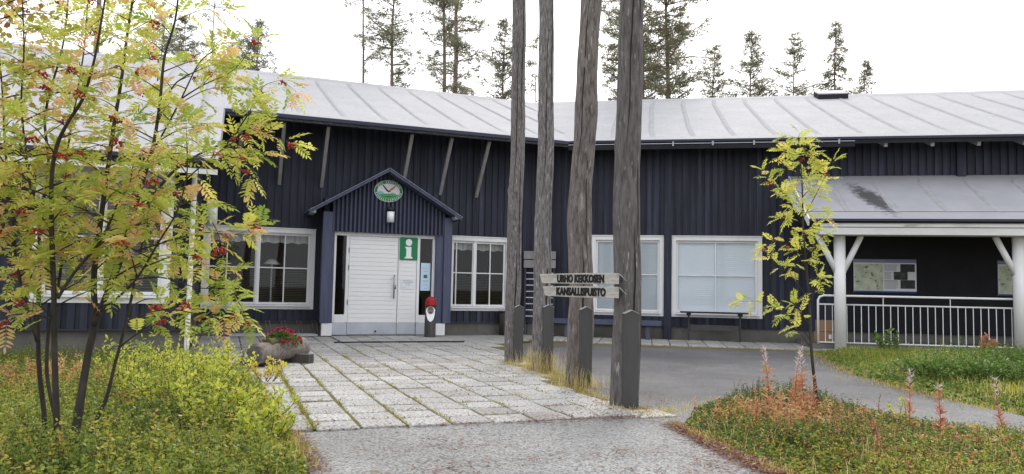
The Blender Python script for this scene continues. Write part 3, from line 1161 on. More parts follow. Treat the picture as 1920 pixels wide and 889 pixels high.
# ================================================================== things at the building
def fit_text(txt, width, height, thick=0.002, bold=0.0):
    """text as a mesh in the xy plane, scaled to width x height, lower left corner at 0,0"""
    cu = bpy.data.curves.new('lettering', 'FONT')
    cu.body = txt
    cu.extrude = 0.02
    cu.offset = bold
    cu.resolution_u = 3
    ob = bpy.data.objects.new('lettering_source', cu)
    COL.objects.link(ob)
    dg = bpy.context.evaluated_depsgraph_get()
    me = bpy.data.meshes.new_from_object(ob.evaluated_get(dg))
    vs = [v.co.copy() for v in me.vertices]
    fs = [tuple(p.vertices) for p in me.polygons]
    bpy.data.objects.remove(ob)
    bpy.data.curves.remove(cu)
    bpy.data.meshes.remove(me)
    x0 = min(v.x for v in vs); x1 = max(v.x for v in vs)
    y0 = min(v.y for v in vs); y1 = max(v.y for v in vs)
    z0 = min(v.z for v in vs); z1 = max(v.z for v in vs)
    out = [V((v.x - x0) / (x1 - x0) * width, (v.y - y0) / (y1 - y0) * height, (v.z - z0) / (z1 - z0) * thick) for v in vs]
    return out, fs


# oval emblem on the porch gable
EC = LP(-3.80, WF + 0.04, 3.41)
em = thing('park_emblem', tuple(EC), 'oval green ringed emblem with a flying bird on the porch gable', 'sign')


def EP(x, y, d=0.0):
    return EC + u1 * x + V(0, 0, y) + o1 * d


def oval(mb, rx, ry, d0, d1, n=40, cx=0, cy=0):
    mb.prism([EP(cx + rx * cos(2 * pi * i / n), cy + ry * sin(2 * pi * i / n), d0) for i in range(n)], o1 * (d1 - d0))


def epart(nm, mb, m, parent=em):
    return build(nm, mb, m, parent, tuple(EC))


q = MB(); oval(q, 0.335, 0.255, 0.0, 0.015)
epart('rim', q, SIGN_WHITE)
q = MB(); oval(q, 0.325, 0.246, 0.015, 0.019)
epart('ring', q, mat('emblem_green', (0.03, 0.22, 0.07), 0.5))
q = MB(); oval(q, 0.265, 0.178, 0.019, 0.022)
pic = epart('picture', q, mat('emblem_sky', (0.72, 0.70, 0.74), 0.6))


def ell_y(x, s=1):
    return s * 0.176 * sqrt(max(0, 1 - (x / 0.262) ** 2))


def band(mb, f, xa, xb, n=16):
    up = [(xa + (xb - xa) * i / n, f(xa + (xb - xa) * i / n)) for i in range(n + 1)]
    up = [(x, min(max(y, ell_y(x, -1)), ell_y(x))) for x, y in up]
    lo_ = [(x, ell_y(x, -1)) for x, y in reversed(up)]
    pts = [p for i, p in enumerate(up + lo_)]
    return pts


for nm, f, xa, xb, d, c in (('far_fell', lambda x: -0.055 + 0.05 * math.exp(-((x + 0.19) / 0.07) ** 2), -0.262, -0.10, 0.0225, (0.22, 0.5, 0.62)),
                            ('near_fell', lambda x: -0.10 + 0.075 * math.exp(-((x - 0.10) / 0.09) ** 2), -0.04, 0.22, 0.0228, (0.2, 0.45, 0.6)),
                            ('green_hill', lambda x: -0.085 + 0.03 * cos((x - 0.03) * 7), -0.235, 0.235, 0.0235, (0.08, 0.33, 0.10))):
    q = MB()
    q.prism([EP(x, y, d) for x, y in band(q, f, xa, xb)], o1 * 0.0012)
    epart(nm, q, mat('emblem_' + nm, c, 0.6), pic)
q = MB()
q.prism([EP(-0.19, -0.125, .025), EP(-0.05, -0.125, .025), EP(0.15, -0.115, .025), EP(0.02, -0.145, .025)], o1 * .0012)
epart('dark_valley', q, mat('emblem_dark_green', (0.02, 0.09, 0.03), 0.6), pic)
q = MB()
q.prism([EP(-0.155, 0.135, .025), EP(-0.125, 0.14, .025), EP(-0.03, 0.035, .025), EP(0.0, 0.01, .025), EP(0.06, -0.01, .025), EP(0.0, -0.03, .025), EP(-0.05, 0.0, .025)], o1 * .0014)
bird = epart('bird', q, mat('emblem_bird', (0.03, 0.025, 0.02), 0.6), pic)
q = MB()
q.prism([EP(-0.005, 0.0, .027), EP(0.03, 0.05, .027), EP(0.10, 0.10, .027), EP(0.14, 0.135, .027), EP(0.165, 0.13, .027), EP(0.13, 0.06, .027), EP(0.06, 0.01, .027)], o1 * .0014)
epart('wing', q, mat('emblem_wing', (0.50, 0.22, 0.08), 0.6), pic)
let = MB()


def arc_text(txt, a0, a1, inward, rx=0.294, ry=0.210, h=0.042):
    n = len(txt)
    for i, ch in enumerate(txt):
        if ch == ' ':
            continue
        a = a0 + (a1 - a0) * (i + 0.5) / n
        px, py = rx * cos(a), ry * sin(a)
        tx, ty = (-rx * sin(a), ry * cos(a))
        if not inward:
            tx, ty = -tx, -ty
        L_ = sqrt(tx * tx + ty * ty)
        tx, ty = tx / L_, ty / L_
        nx, ny = -ty, tx
        w = 0.030 if ch not in 'I' else 0.01
        vs, fs = fit_text(ch, w, h, 0.0012, 0.02)
        let.add([EP(px + tx * (v.x - w / 2) + nx * (v.y - h / 2), py + ty * (v.x - w / 2) + ny * (v.y - h / 2), 0.0195 + v.z) for v in vs], fs)


arc_text('URHO KEKKOSEN', radians(158), radians(22), False)
arc_text('KANSALLISPUISTO', radians(190), radians(350), True)
epart('lettering', let, SIGN_WHITE)


# cylinder wall lamps
def wall_lamp(P, out, r, h, label):
    t = thing('wall_lamp', tuple(P), label, 'lamp', 'cylinder wall lamps')
    T = lambda x, y, z: P + V(x, y, z)
    q = MB(); q.cyl(T, 0, 0, -h * 0.72, 0, r, 20)
    build('shade', q, mat('lamp_opal_white', (0.82, 0.83, 0.85), 0.35), t, tuple(P), smooth=True)
    q = MB(); q.cyl(T, 0, 0, 0.0, h * 0.28, r * 1.04, 20)
    build('cap', q, BLACK, t, tuple(P), smooth=True)
    q = MB(); q.beam(P + V(0, 0, h * 0.12), P + V(0, 0, h * 0.12) - Vector(out) * (r + 0.09), 0.06, 0.06)
    build('bracket', q, BLACK, t, tuple(P))


wall_lamp(LP(-3.755, WF + 0.16, 2.92), o1, 0.085, 0.34, 'small white cylinder lamp with black cap under the oval emblem')
wall_lamp(LP(-7.62, 0.75, 2.93), -u1, 0.12, 0.72, 'tall white cylinder lamp with black cap in the corner by the downpipe')

# green information sign on the narrow door leaf
P = LP(-3.245, WD + 0.005, 2.085)
t = thing('information_sign', tuple(P), 'green square sign with a white letter i on the door', 'sign')
T = lambda x, y, d: P + u1 * x + V(0, 0, y) + o1 * d


def rrect(T, hw, hh, r, d0, d1, mb):
    pts = []
    for cx, cy, a0 in ((hw - r, hh - r, 0), (-hw + r, hh - r, 90), (-hw + r, -hh + r, 180), (hw - r, -hh + r, 270)):
        for k in range(5):
            a = radians(a0 + k * 22.5)
            pts.append(T(cx + r * cos(a), cy + r * sin(a), d0))
    mb.prism(pts, o1 * (d1 - d0))


q = MB(); rrect(T, 0.215, 0.27, 0.03, 0, 0.008, q)
build('panel', q, GREEN_SIGN, t, tuple(P))
q = MB()
q.prism([T(0.078 * cos(a * pi / 12), 0.15 + 0.082 * sin(a * pi / 12), 0.009) for a in range(24)], o1 * .003)
q.prism([T(x, y, 0.009) for x, y in ((-0.085, 0.045), (0.06, 0.045), (0.06, -0.185), (0.095, -0.205), (0.095, -0.23), (-0.095, -0.23), (-0.095, -0.205), (-0.06, -0.185), (-0.06, 0.0), (-0.085, 0.015))], o1 * .003)
build('letter', q, SIGN_WHITE, t, tuple(P))


def notice(P, w, h, m, label, lines, patch=None):
    t = thing('paper_notice', tuple(P), label, 'notice')
    T = lambda x, y, d: P + u1 * x + V(0, 0, y) + o1 * d
    q = MB(); q.prism([T(-w / 2, -h / 2, 0), T(w / 2, -h / 2, 0), T(w / 2, h / 2, 0), T(-w / 2, h / 2, 0)], o1 * 0.0015)
    build('sheet', q, m, t, tuple(P))
    q = MB()
    for (y, a, b, th) in lines:
        x = a
        while x < b:
            l = random.uniform(0.03, 0.07)
            q.prism([T(x, y, .002), T(min(x + l, b), y, .002), T(min(x + l, b), y + th, .002), T(x, y + th, .002)], o1 * .0006)
            x += l + 0.012
    build('print', q, PRINT, t, tuple(P))
    if patch:
        q = MB(); q.prism([T(-.045, -.03, .002), T(.045, -.03, .002), T(.045, .05, .002), T(-.045, .05, .002)], o1 * .0012)
        build('picture', q, patch, t, tuple(P))


notice(LP(-3.235, WD + 0.0, 1.25), 0.34, 0.25, PAPER, 'small white paper notice taped to the narrow door leaf',
       [(0.07, -0.12, 0.1, .014), (0.035, -0.12, 0.12, .014), (0.0, -0.07, 0.06, .01), (-0.03, -0.05, 0.05, .008), (-0.08, -0.14, -0.05, .008)])
notice(LP(-2.81, WD - 0.045, 1.43), 0.23, 0.66, PAPER_BLUE, 'tall pale blue paper notice in the glass beside the door',
       [(0.2, -.07, .07, .01), (0.13, -.05, .05, .012), (-.1, -.08, .08, .012), (-.13, -.07, .06, .008), (-.2, -.06, .07, .012), (-.28, -.03, .06, .01)],
       mat('notice_picture', (0.06, 0.14, 0.06), 0.7))

# painted log gnome beside the door
P = at(806, 635.5, 17.5)
P.z = 0.05
t = thing('log_gnome', tuple(P), 'upright log painted as a gnome with red hat and white beard beside the door', 'garden figure')
dv = V(P.x, P.y, 0).normalized() * -1          # faces the camera
rt_ = V(-dv.y, dv.x, 0)


def GP(x, d, z):
    return P + rt_ * x + dv * d + V(0, 0, z)


R_G, ZC0, ZC1, HG = 0.128, 0.34, 0.70, 0.92
rings, seg = 34, 28
q = MB(); hat = MB(); cutf = MB()


def gpt(z, a):
    r = R_G * (1 + 0.03 * sin(3 * a + 1) + 0.02 * sin(z * 9))
    if z > 0.8:
        r *= sqrt(max(0.05, 1 - ((z - 0.8) / 0.125) ** 2)) * 0.9 + 0.02
    elif z > 0.7:
        r *= 1 - 0.08 * (z - 0.7) / 0.1
    x, d = r * sin(a), r * cos(a)
    lim = 0.128 - (z - ZC0) / (ZC1 - ZC0) * 0.13 if z > ZC0 else 9
    cut = False
    if ZC0 < z < ZC1 + 0.015 and d > lim:
        d = lim
        cut = True
    return GP(x, d, z), cut


for mb, za, zb, n in ((q, 0.0, 0.70, 30), (hat, 0.70, HG, 12)):
    pts = []
    for i in range(n + 1):
        z = za + (zb - za) * i / n
        for k in range(seg):
            pts.append(gpt(z, 2 * pi * k / seg)[0])
    fs = [(i * seg + k, i * seg + (k + 1) % seg, (i + 1) * seg + (k + 1) % seg, (i + 1) * seg + k) for i in range(n) for k in range(seg)]
    fs += [tuple(range(seg - 1, -1, -1)), tuple(n * seg + k for k in range(seg))]
    mb.add(pts, fs)
lg = build('log', q, LOG_DARK, t, tuple(P))
build('hat', hat, RED, t, tuple(P), smooth=True)


def cutp(x, z, off):
    d = 0.128 - (z - ZC0) / (ZC1 - ZC0) * 0.13
    return GP(x, d + off, z + off * 0.3)


q = MB()
q.prism([cutp(0.108 * cos(a) * (1 if sin(a) > 0 else 0.9), 0.575 + (0.125 if sin(a) > 0 else 0.225) * sin(a), 0.004) for a in [2 * pi * i / 28 for i in range(28)]], dv * 0.006)
be = build('beard', q, SIGN_WHITE, t, tuple(P))
q = MB()
q.prism([cutp(0.072 * cos(a), 0.60 + 0.085 * sin(a), 0.011) for a in [2 * pi * i / 22 for i in range(22)]], dv * 0.005)
fa = build('face', q, mat('bare_wood_face', (0.30, 0.26, 0.23), 0.8, (0.2, 0.17, 0.15), (20, 20, 20)), t, tuple(P))
q = MB()
for x in (-0.03, 0.03):
    q.ball(cutp(x, 0.625, 0.017), 0.012, seg=8, ring=6)
q.prism([cutp(0.035 * cos(a), 0.555 + 0.014 * sin(a) - 0.3 * (0.035 * cos(a)) ** 2 * 20, 0.017) for a in [2 * pi * i / 12 for i in range(12)]], dv * 0.003)
build('eyes_and_mouth', q, mat('painted_features', (0.05, 0.035, 0.03), 0.6), fa, tuple(P))
q = MB(); q.ball(cutp(0.0, 0.595, 0.025), 0.018, seg=10, ring=8)
build('nose', q, mat('nose_wood', (0.38, 0.25, 0.2), 0.7), fa, tuple(P), smooth=True)

# bike rack under the left window
P = LP(-6.1, 0.36, 0.03)
t = thing('bike_rack', tuple(P), 'low galvanised bike rack under the window left of the porch', 'bike rack')
T = lambda x, y, z: P + u1 * x + o1 * y + V(0, 0, z)
q = MB()
q.beam(T(-1.05, 0.12, 0.03), T(0.82, 0.12, 0.03), 0.035, 0.035)
q.beam(T(-1.05, -0.25, 0.03), T(0.82, -0.25, 0.03), 0.035, 0.035)
build('base_rail', q, GREY_STEEL, t, tuple(P))
for k in range(6):
    x = -0.98 + k * 0.335
    q = MB()
    q.tube([T(x + 0.05, 0.12, 0.04), T(x, -0.06, 0.34), T(x + 0.085, -0.06, 0.34), T(x + 0.135, 0.12, 0.04)], 0.008, 6)
    build('hoop', q, STEEL, t, tuple(P))

# dark post bin under the right part of the window
P = LP(-0.72, 0.22, 0.03)
t = thing('ash_bin', tuple(P), 'dark round post bin against the wall right of the porch', 'bin')
T = lambda x, y, z: P + V(x, y, z)
q = MB(); q.tube([T(0, 0, 0), T(0, 0, 0.3), T(0, 0, 0.57)], [0.115, 0.11, 0.115], 18, jit=lambda i, k, a: 1 + 0.04 * sin(5 * a))
build('body', q, mat('charred_post', (0.028, 0.026, 0.027), 0.8, (0.05, 0.045, 0.04), (20, 20, 3)), t, tuple(P), smooth=True)
q = MB(); q.cyl(T, 0, 0, 0.572, 0.60, 0.135, 18)
build('lid', q, DARK_METAL, t, tuple(P))

# wall rack with two boards and a ladder of rods
P = RP(0.33, 0.16, 0.03)
t = thing('notice_rack', tuple(P), 'open metal rack of rods topped by two grey boards at the wall corner', 'rack')
T = lambda x, y, z: P + u2 * x + o2 * y + V(0, 0, z)
for x in (-0.37, 0.37):
    q = MB(); q.beam(T(x, 0, 0), T(x, 0, 1.98), 0.045, 0.045)
    build('upright', q, DARK_METAL, t, tuple(P))
for k in range(8):
    q = MB(); z = 0.47 + k * 0.157
    q.tube([T(-0.36, 0.0, z), T(0.36, 0.0, z)], 0.016, 8)
    build('rod', q, GREY_STEEL, t, tuple(P))
for k in range(2):
    q = MB(); q.box(T, -0.41, 0.41, 0.024, 0.055, 1.70 + k * 0.225, 1.90 + k * 0.225)
    build('board', q, STRUT, t, tuple(P), bevel=0.004)

# bench and narrow table along the right facade
P = RP(2.05, 0.42, 0.03)
t = thing('wall_bench', tuple(P), 'dark blue plank bench below the first window of the right wing', 'bench')
T = lambda x, y, z: P + u2 * x + o2 * y + V(0, 0, z)
q = MB(); q.box(T, -1.32, 1.32, -0.20, 0.18, 0.40, 0.445)
build('seat', q, BLUE_POST, t, tuple(P), bevel=0.006)
q = MB(); q.box(T, -1.32, 1.32, 0.182, 0.215, 0.335, 0.44)
build('apron', q, BLUE_POST, t, tuple(P))
for x in (-0.97, 1.0):
    q = MB(); q.box(T, x - 0.05, x + 0.05, -0.16, 0.14, 0.0, 0.40)
    build('leg', q, BLUE_POST, t, tuple(P))
P = RP(4.62, 0.42, 0.03)
t = thing('narrow_table', tuple(P), 'narrow dark table on thin legs below the second window', 'table')
T = lambda x, y, z: P + u2 * x + o2 * y + V(0, 0, z)
q = MB(); q.box(T, -0.80, 0.82, -0.16, 0.18, 0.665, 0.70)
build('tabletop', q, NAVY, t, tuple(P), bevel=0.005)
for x in (-0.60, 0.60):
    q = MB(); q.box(T, x - 0.022, x + 0.022, -0.02, 0.025, 0.0, 0.6)
    lg = build('leg', q, DARK_METAL, t, tuple(P))
    q = MB(); q.box(T, x - 0.05, x + 0.05, -0.1, 0.1, 0.6, 0.663)
    build('bracket', q, BLACK, lg, tuple(P))
q = MB(); q.box(T, -0.575, 0.575, -0.03, 0.0, 0.25, 0.38)
build('crossboard', q, POST_DARK, t, tuple(P))


# information boards in the covered walk
def info_board(s0, s1, z0, z1, label, left_map=True):
    P = RP((s0 + s1) / 2, 0.055, (z0 + z1) / 2)
    t = thing('information_board', tuple(P), label, 'information board')
    w, h = s1 - s0, z1 - z0
    T = lambda x, y, z: P + u2 * (x * w - w / 2) + o2 * y + V(0, 0, z * h - h / 2)

    def rect(nm, x0, x1, z0, z1, d, m, parent=t):
        q = MB(); q.box(T, x0, x1, d, d + 0.002, z0, z1)
        return build(nm, q, m, parent, tuple(P))
    q = MB(); q.box(T, 0, 1, 0, 0.028, 0, 1)
    pa = build('panel', q, PAPER, t, tuple(P))
    rect('header', 0.0, 1, 0.895, 1.0, 0.029, mat('board_header', (0.20, 0.21, 0.38), 0.6), pa)
    rect('footer', 0.0, 1, 0.0, 0.05, 0.029, mat('board_footer', (0.03, 0.06, 0.26), 0.6), pa)
    rect('map', 0.015, 0.47, 0.06, 0.86, 0.029, mat('map_print', (0.66, 0.68, 0.56), 0.7, (0.45, 0.52, 0.38), (5, 5, 5), 0.42, 0.6,
                                                   third=((0.18, 0.2, 0.2), (9, 9, 14), 0.60, 0.64)), pa)
    for a, b, c, d in ((0.745, 0.975, 0.63, 0.86), (0.64, 0.86, 0.39, 0.63), (0.745, 0.975, 0.13, 0.385)):
        rect('photograph', a, b, c, d, 0.0315 if a < .7 else 0.029, mat('board_photo', (0.02, 0.028, 0.025), 0.5, (0.12, 0.13, 0.13), (7, 7, 9), 0.5, 0.75), pa)
    q = MB()
    for za, zb, xa, xb in ((0.66, 0.84, 0.49, 0.72), (0.42, 0.62, 0.49, 0.62), (0.12, 0.33, 0.49, 0.72)):
        z = zb
        while z > za:
            q.box(T, xa, xb - random.uniform(0, 0.04), 0.029, 0.030, z - 0.012, z)
            z -= 0.028
    q.box(T, 0.49, 0.7, 0.029, 0.030, 0.345, 0.37)
    q.box(T, 0.02, 0.5, 0.0315, 0.032, 0.925, 0.965)
    build('print', q, PRINT, pa, tuple(P))


info_board(7.86, 9.24, 1.27, 2.06, 'wide information board with map and photos behind the white railing')
info_board(10.98, 12.36, 1.25, 2.06, 'information board half hidden behind the right hand canopy column')

# two cardboard boxes on the covered walk
for k, (dz, dx, a, lb) in enumerate(((0.135, 0.0, 0.05, 'lower of two stacked cardboard boxes behind the end of the railing'), (0.385, 0.01, -0.08, 'upper of two stacked cardboard boxes behind the end of the railing'))):
    P = RP(6.92 + dx, 1.45, dz)
    t = thing('cardboard_box', tuple(P), lb, 'box', 'cardboard boxes behind the railing')
    T = frame(P, A2 + a)
    q = MB(); q.box(T, -0.2, 0.2, -0.15, 0.15, 0.002, 0.245)
    build('carton', q, CARDBOARD, t, tuple(P), bevel=0.006)
    q = MB(); q.box(T, -0.2, 0.2, -0.03, 0.03, 0.2455, 0.2465)
    build('tape', q, mat('packing_tape', (0.4, 0.3, 0.2), 0.3), t, tuple(P))
    if k == 0:
        q = MB(); q.box(T, 0.03, 0.09, -0.1525, -0.1515, 0.1, 0.19)
        build('address_tag', q, SIGN_WHITE, t, tuple(P))

# floor lamp inside the left window
P = LP(-6.25, -1.0, 0.06)
t = thing('floor_lamp', tuple(P), 'white floor lamp standing indoors behind the large left window', 'lamp')
T = lambda x, y, z: P + V(x, y, z)
q = MB(); q.cyl(T, 0, 0, 0, 1.62, 0.02, 8); build('stem', q, SIGN_WHITE, t, tuple(P))
q = MB(); q.cyl(T, 0, 0, 0, 0.03, 0.15, 16); build('base', q, SIGN_WHITE, t, tuple(P))
q = MB(); q.cyl(T, 0, 0, 1.6, 1.72, 0.22, 18, r1=0.08); build('lamp_shade', q, SIGN_WHITE, t, tuple(P), smooth=True)

# doormat grate on the landing
P = LP(-3.85, 1.6, 0.06)

# ================================================================== log poles and the name sign
POLES = [(0.045, 12.31, 0.125, 0.05, 9.0, -0.03, 'leftmost and farthest tall weathered log pole by the paving edge', 11),
         (0.475, 11.24, 0.130, 0.46, 9.2, 0.0, 'second log pole from the left, grey with a long split', 12),
         (0.85, 9.54, 0.148, 0.92, 8.6, 0.0, 'third log pole, knobbly and leaning right, behind the name boards', 13),
         (1.185, 7.925, 0.140, 1.24, 8.8, 0.0, 'nearest and thickest log pole, the one carrying the name boards', 14)]
LOGM = []
for n, (x, y, r, xt, H_, _, lb, sd_) in enumerate(POLES):
    rr = random.Random(sd_)
    t = thing('log_pole', (x, y, 0), lb, 'pole', 'row of tall log poles')
    ph = [rr.uniform(0, 6.28) for _ in range(8)]
    nr, ns = 90, 28
    amp = 0.05 if n != 2 else 0.095
    knots = [(rr.uniform(0.4, H_), rr.uniform(0, 6.28), rr.uniform(0.05, 0.16)) for _ in range(16)]
    pts, rad = [], []
    for i in range(nr):
        z = -0.05 + (H_ + 0.05) * i / (nr - 1)
        f = z / 4.3
        wob = amp * (sin(z * 1.3 + ph[0]) * 0.5 + sin(z * 3.1 + ph[1]) * 0.25) * r / 0.13 * 0.5
        pts.append(V(x + (xt - x) * min(f, 2) + wob, y + amp * 0.4 * sin(z * 1.7 + ph[2]), z))
        rad.append(r * (1.04 - 0.028 * z) * (1 + amp * 0.35 * sin(z * 4.3 + ph[3]) + amp * 0.25 * sin(z * 9.1 + ph[4])))
    crack_a = rr.uniform(3.6, 5.6)

    def jit(i, k, a, ph=ph, amp=amp, knots=knots, crack_a=crack_a, rr=rr, H_=H_, nr=nr):
        z = H_ * i / nr
        v = 1 + amp * 0.5 * sin(2 * a + ph[5] + z * 0.6) + amp * 0.3 * sin(3 * a + ph[6] - z * 0.9) + rr.uniform(-0.012, 0.012)
        for kz, ka, kh in knots:
            da = (a - ka + pi) % (2 * pi) - pi
            v += kh * math.exp(-((z - kz) / 0.055) ** 2 - (da / 0.28) ** 2)
        return v
    q = MB(); q.tube(pts, rad, ns, jit=jit)
    lo = build('log', q, LOGS[n], t, (x, y, 0), smooth=True)
    # drying cracks: thin dark wedges just proud of the wood, wandering up the camera side and the back
    q = MB()
    for (a0, z0, z1, tw) in ((-1.75, 0.05, 1.9, 0.12), (-1.1, 1.4, 3.4, -0.14), (-2.2, 2.6, 5.2, 0.10), (1.5, 0.4, 4.0, 0.08), (-1.45, 3.6, 6.4, 0.12), (-0.75, 0.2, 1.2, 0.05)):
        N = 26
        L1, L2 = [], []
        for i in range(N + 1):
            z = z0 + (z1 - z0) * i / N
            idx = min(nr - 1, int((z + 0.05) / (H_ + 0.05) * (nr - 1)))
            a = a0 + ph[7] * 0.1 + tw * (z - z0) + 0.03 * sin(z * 7 + ph[1]) + rr.uniform(-0.012, 0.012)
            wd = (0.010 if z < 1.6 else 0.0065) * sin(pi * (i + 0.3) / (N + 0.6)) + 0.0005
            c = pts[idx]
            R = rad[idx] * 1.035
            L1.append(V(c.x + R * cos(a - wd / R), c.y + R * sin(a - wd / R), z))
            L2.append(V(c.x + R * cos(a + wd / R), c.y + R * sin(a + wd / R), z))
        b = len(q.v)
        q.add(L1 + L2, [(i, i + 1, N + 2 + i, N + 1 + i) for i in range(N)])
    build('drying_crack', q, CRACK, t, (x, y, 0))
    # support post with pointed top, fixed to the front right of the log
    pxp = {0: 972, 1: 1027.5, 2: 1098, 3: 1182}[n]
    yp = y - r - 0.055
    pp_ = at(pxp, 640, yp)
    T = frame((pp_.x, yp, 0), 0.12)
    hh = (0.93, 0.97, 0.99, 1.0)[n]
    q2 = MB()
    wq = 0.072
    q2.box(T, -wq, wq, -0.05, 0.06, 0.0, hh - 0.035)
    q2.prism([T(-wq, -0.05, hh - 0.035), T(wq, -0.05, hh - 0.035), T(0, -0.05, hh)], T(0, 0.11, 0) - T(0, 0, 0))
    sp = build('support_post', q2, POST_DARK, t, (x, y, 0), bevel=0.003)
    q3 = MB()
    for sg in (-1, 1):
        q3.beam(T(sg * (wq + 0.002), 0.005, hh - 0.033), T(0, 0.005, hh + 0.003), 0.115, 0.005)
    build('zinc_cap', q3, BOARD_GREY, sp, (x, y, 0))
    q4 = MB()
    for z in (0.3, 0.55):
        q4.ball(T(wq + 0.006, 0.03, z), 0.013, seg=8, ring=6)
    build('bolt', q4, STEEL, sp, (x, y, 0))

# name boards
Pr, Pl = at(1161, 523, 7.70), at(1017, 527, 8.62)
P0 = V(Pl.x, Pl.y, 0)
dS = V(Pr.x - Pl.x, Pr.y - Pl.y, 0)
LS = dS.length
dS.normalize()
nS = V(dS.y, -dS.x, 0)          # face normal, towards the approach


def SP(x, z, d):
    return P0 + dS * x + V(0, 0, z) + nS * d


for nm, za, zb, xo, txt, lb, tx0, tx1 in (
        ('upper', 1.262, 1.372, 0.0, 'URHO KEKKOSEN', 'upper weathered name board with black letters reading URHO KEKKOSEN', 0.30, 1.005),
        ('lower', 1.120, 1.235, 0.055, 'KANSALLISPUISTO', 'lower weathered name board with black letters reading KANSALLISPUISTO', 0.29, 1.03)):
    base = SP(LS, za, 0)
    t = thing('name_board', tuple(base), lb, 'sign', 'name boards on the nearest log pole')
    q = MB()
    q.prism([SP(xo, zb - 0.005, 0), SP(xo + 0.04, za + 0.01, 0), SP(xo + 0.10, za + 0.002, 0), SP(0.6, za - 0.003, 0), SP(LS, za, 0), SP(LS, zb, 0), SP(0.7, zb + 0.004, 0), SP(0.3, zb - 0.002, 0)], nS * 0.045)
    build('board', q, BOARD_WOOD, t, tuple(base), bevel=0.004)
    k = LS / 1.17
    vs, fs = fit_text(txt, (tx1 - tx0) * k, 0.088, 0.010, 0.042)
    q = MB()
    q.add([SP(tx0 * k + v.x, za + (zb - za - 0.088) / 2 + v.y, 0.044 + v.z) for v in vs], fs)
    build('lettering', q, LETTER, t, tuple(base))
    q = MB()
    zc = (za + zb) / 2
    q.beam(SP(LS - 0.06, zc, -0.002), V(1.185, 7.86, zc), 0.03, 0.05)
    build('bracket', q, DARK_METAL, t, tuple(base))
    q = MB()
    q.tube([SP(LS - 0.0, zb - 0.01, 0.02), SP(LS + 0.035, zb - 0.012, 0.02), SP(LS + 0.06, zb - 0.04, 0.01), SP(LS + 0.07, zb - 0.075, -0.03)], 0.004, 6)
    build('fixing_wire', q, STEEL, t, tuple(base))

# ================================================================== log planter with red flowers
Pn, Pf = at(476, 681, 10.7), at(565, 665, 11.75)
Pn.z = 0.20
Pf.z = 0.235
P = V((Pn.x + Pf.x) / 2, (Pn.y + Pf.y) / 2, 0.03)
t = thing('log_planter', tuple(P), 'hollowed grey log planter lying on two dark timber blocks', 'planter')
ax = (Pf - Pn)
q = MB()
rr = random.Random(3)
N = 16
q.tube([Pn + ax * (i / N) for i in range(N + 1)], [0.145 * (1 + 0.04 * sin(i * 1.3)) for i in range(N + 1)], 22, jit=lambda i, k, a: 1 + 0.05 * sin(3 * a + 1) + rr.uniform(-0.02, 0.02))
build('log', q, LOG_GREY, t, tuple(P), smooth=True)
q = MB()
an = ax.normalized()
sd_ = an.cross(V(0, 0, 1)).normalized()
q.tube([Pn - an * 0.004, Pn + an * 0.001], [0.125, 0.125], 18)
build('cut_end', q, mat('log_end_grain', (0.16, 0.15, 0.145), 0.9, (0.07, 0.065, 0.06), (30, 30, 30)), t, tuple(P))
q = MB()
q.tube([Pn + ax * 0.25 + V(0, 0, 0.115), Pn + ax * 0.9 + V(0, 0, 0.12)], [0.085, 0.085], 14)
build('soil', q, SOIL, t, tuple(P))
for f, off in ((0.18, -0.1), (0.74, 0.12)):
    c = Pn + ax * f
    q = MB()
    q.beam(V(c.x, c.y, 0.095) - sd_ * (0.26 - off), V(c.x, c.y, 0.095) + sd_ * (0.26 + off), 0.13, 0.13)
    build('support_block', q, LOG_DARK, t, tuple(P), bevel=0.006)

# ================================================================== vegetation
def inside(px, py, poly):
    n = len(poly)
    r = np.zeros(len(px), bool)
    j = n - 1
    for i in range(n):
        xi, yi = poly[i]
        xj, yj = poly[j]
        c = ((yi > py) != (yj > py)) & (px < (xj - xi) * (py - yi) / (yj - yi + 1e-12) + xi)
        r ^= c
        j = i
    return r


def edge_dist(px, py, poly):
    d = np.full(len(px), 1e9)
    for (x0, y0), (x1, y1) in zip(poly, poly[1:] + poly[:1]):
        ex, ey = x1 - x0, y1 - y0
        t = np.clip(((px - x0) * ex + (py - y0) * ey) / (ex * ex + ey * ey + 1e-12), 0, 1)
        d = np.minimum(d, np.hypot(px - x0 - t * ex, py - y0 - t * ey))
    return d


def wav(x, y, sc, seed):
    r = np.random.default_rng(seed)
    v = 0
    for k in range(7):
        a = r.uniform(0, 6.28)
        f = sc * r.uniform(0.6, 2.4)
        v = v + np.sin((x * cos(a) + y * sin(a)) * f + r.uniform(0, 6.28)) * (1.2 / (0.7 + f / sc))
    return v / 4.0


def norm(a):
    return a / np.maximum(np.linalg.norm(a, axis=1, keepdims=True), 1e-9)


def blades(P, D, Nn, L, W, shape='leaf'):
    """leaf blades as 6-gons folded along nothing: P base, D direction, Nn normal"""
    S = norm(np.cross(D, Nn))
    D = norm(D)
    L = L[:, None]
    W = W[:, None]
    up = norm(Nn)
    pts = [P, P + D * L * 0.28 + S * W * 0.46 + up * L * 0.02, P + D * L * 0.66 + S * W * 0.42, P + D * L - up * L * 0.06, P + D * L * 0.66 - S * W * 0.42, P + D * L * 0.28 - S * W * 0.46 + up * L * 0.02]
    v = np.stack(pts, 1).reshape(-1, 3)
    f = np.arange(len(P) * 6).reshape(-1, 6)
    return v, f


def rand_dir(n, up_lo, up_hi, rng):
    a = rng.uniform(0, 2 * pi, n)
    e = rng.uniform(up_lo, up_hi, n)
    return np.stack([np.cos(a) * np.cos(e), np.sin(a) * np.cos(e), np.sin(e)], 1)


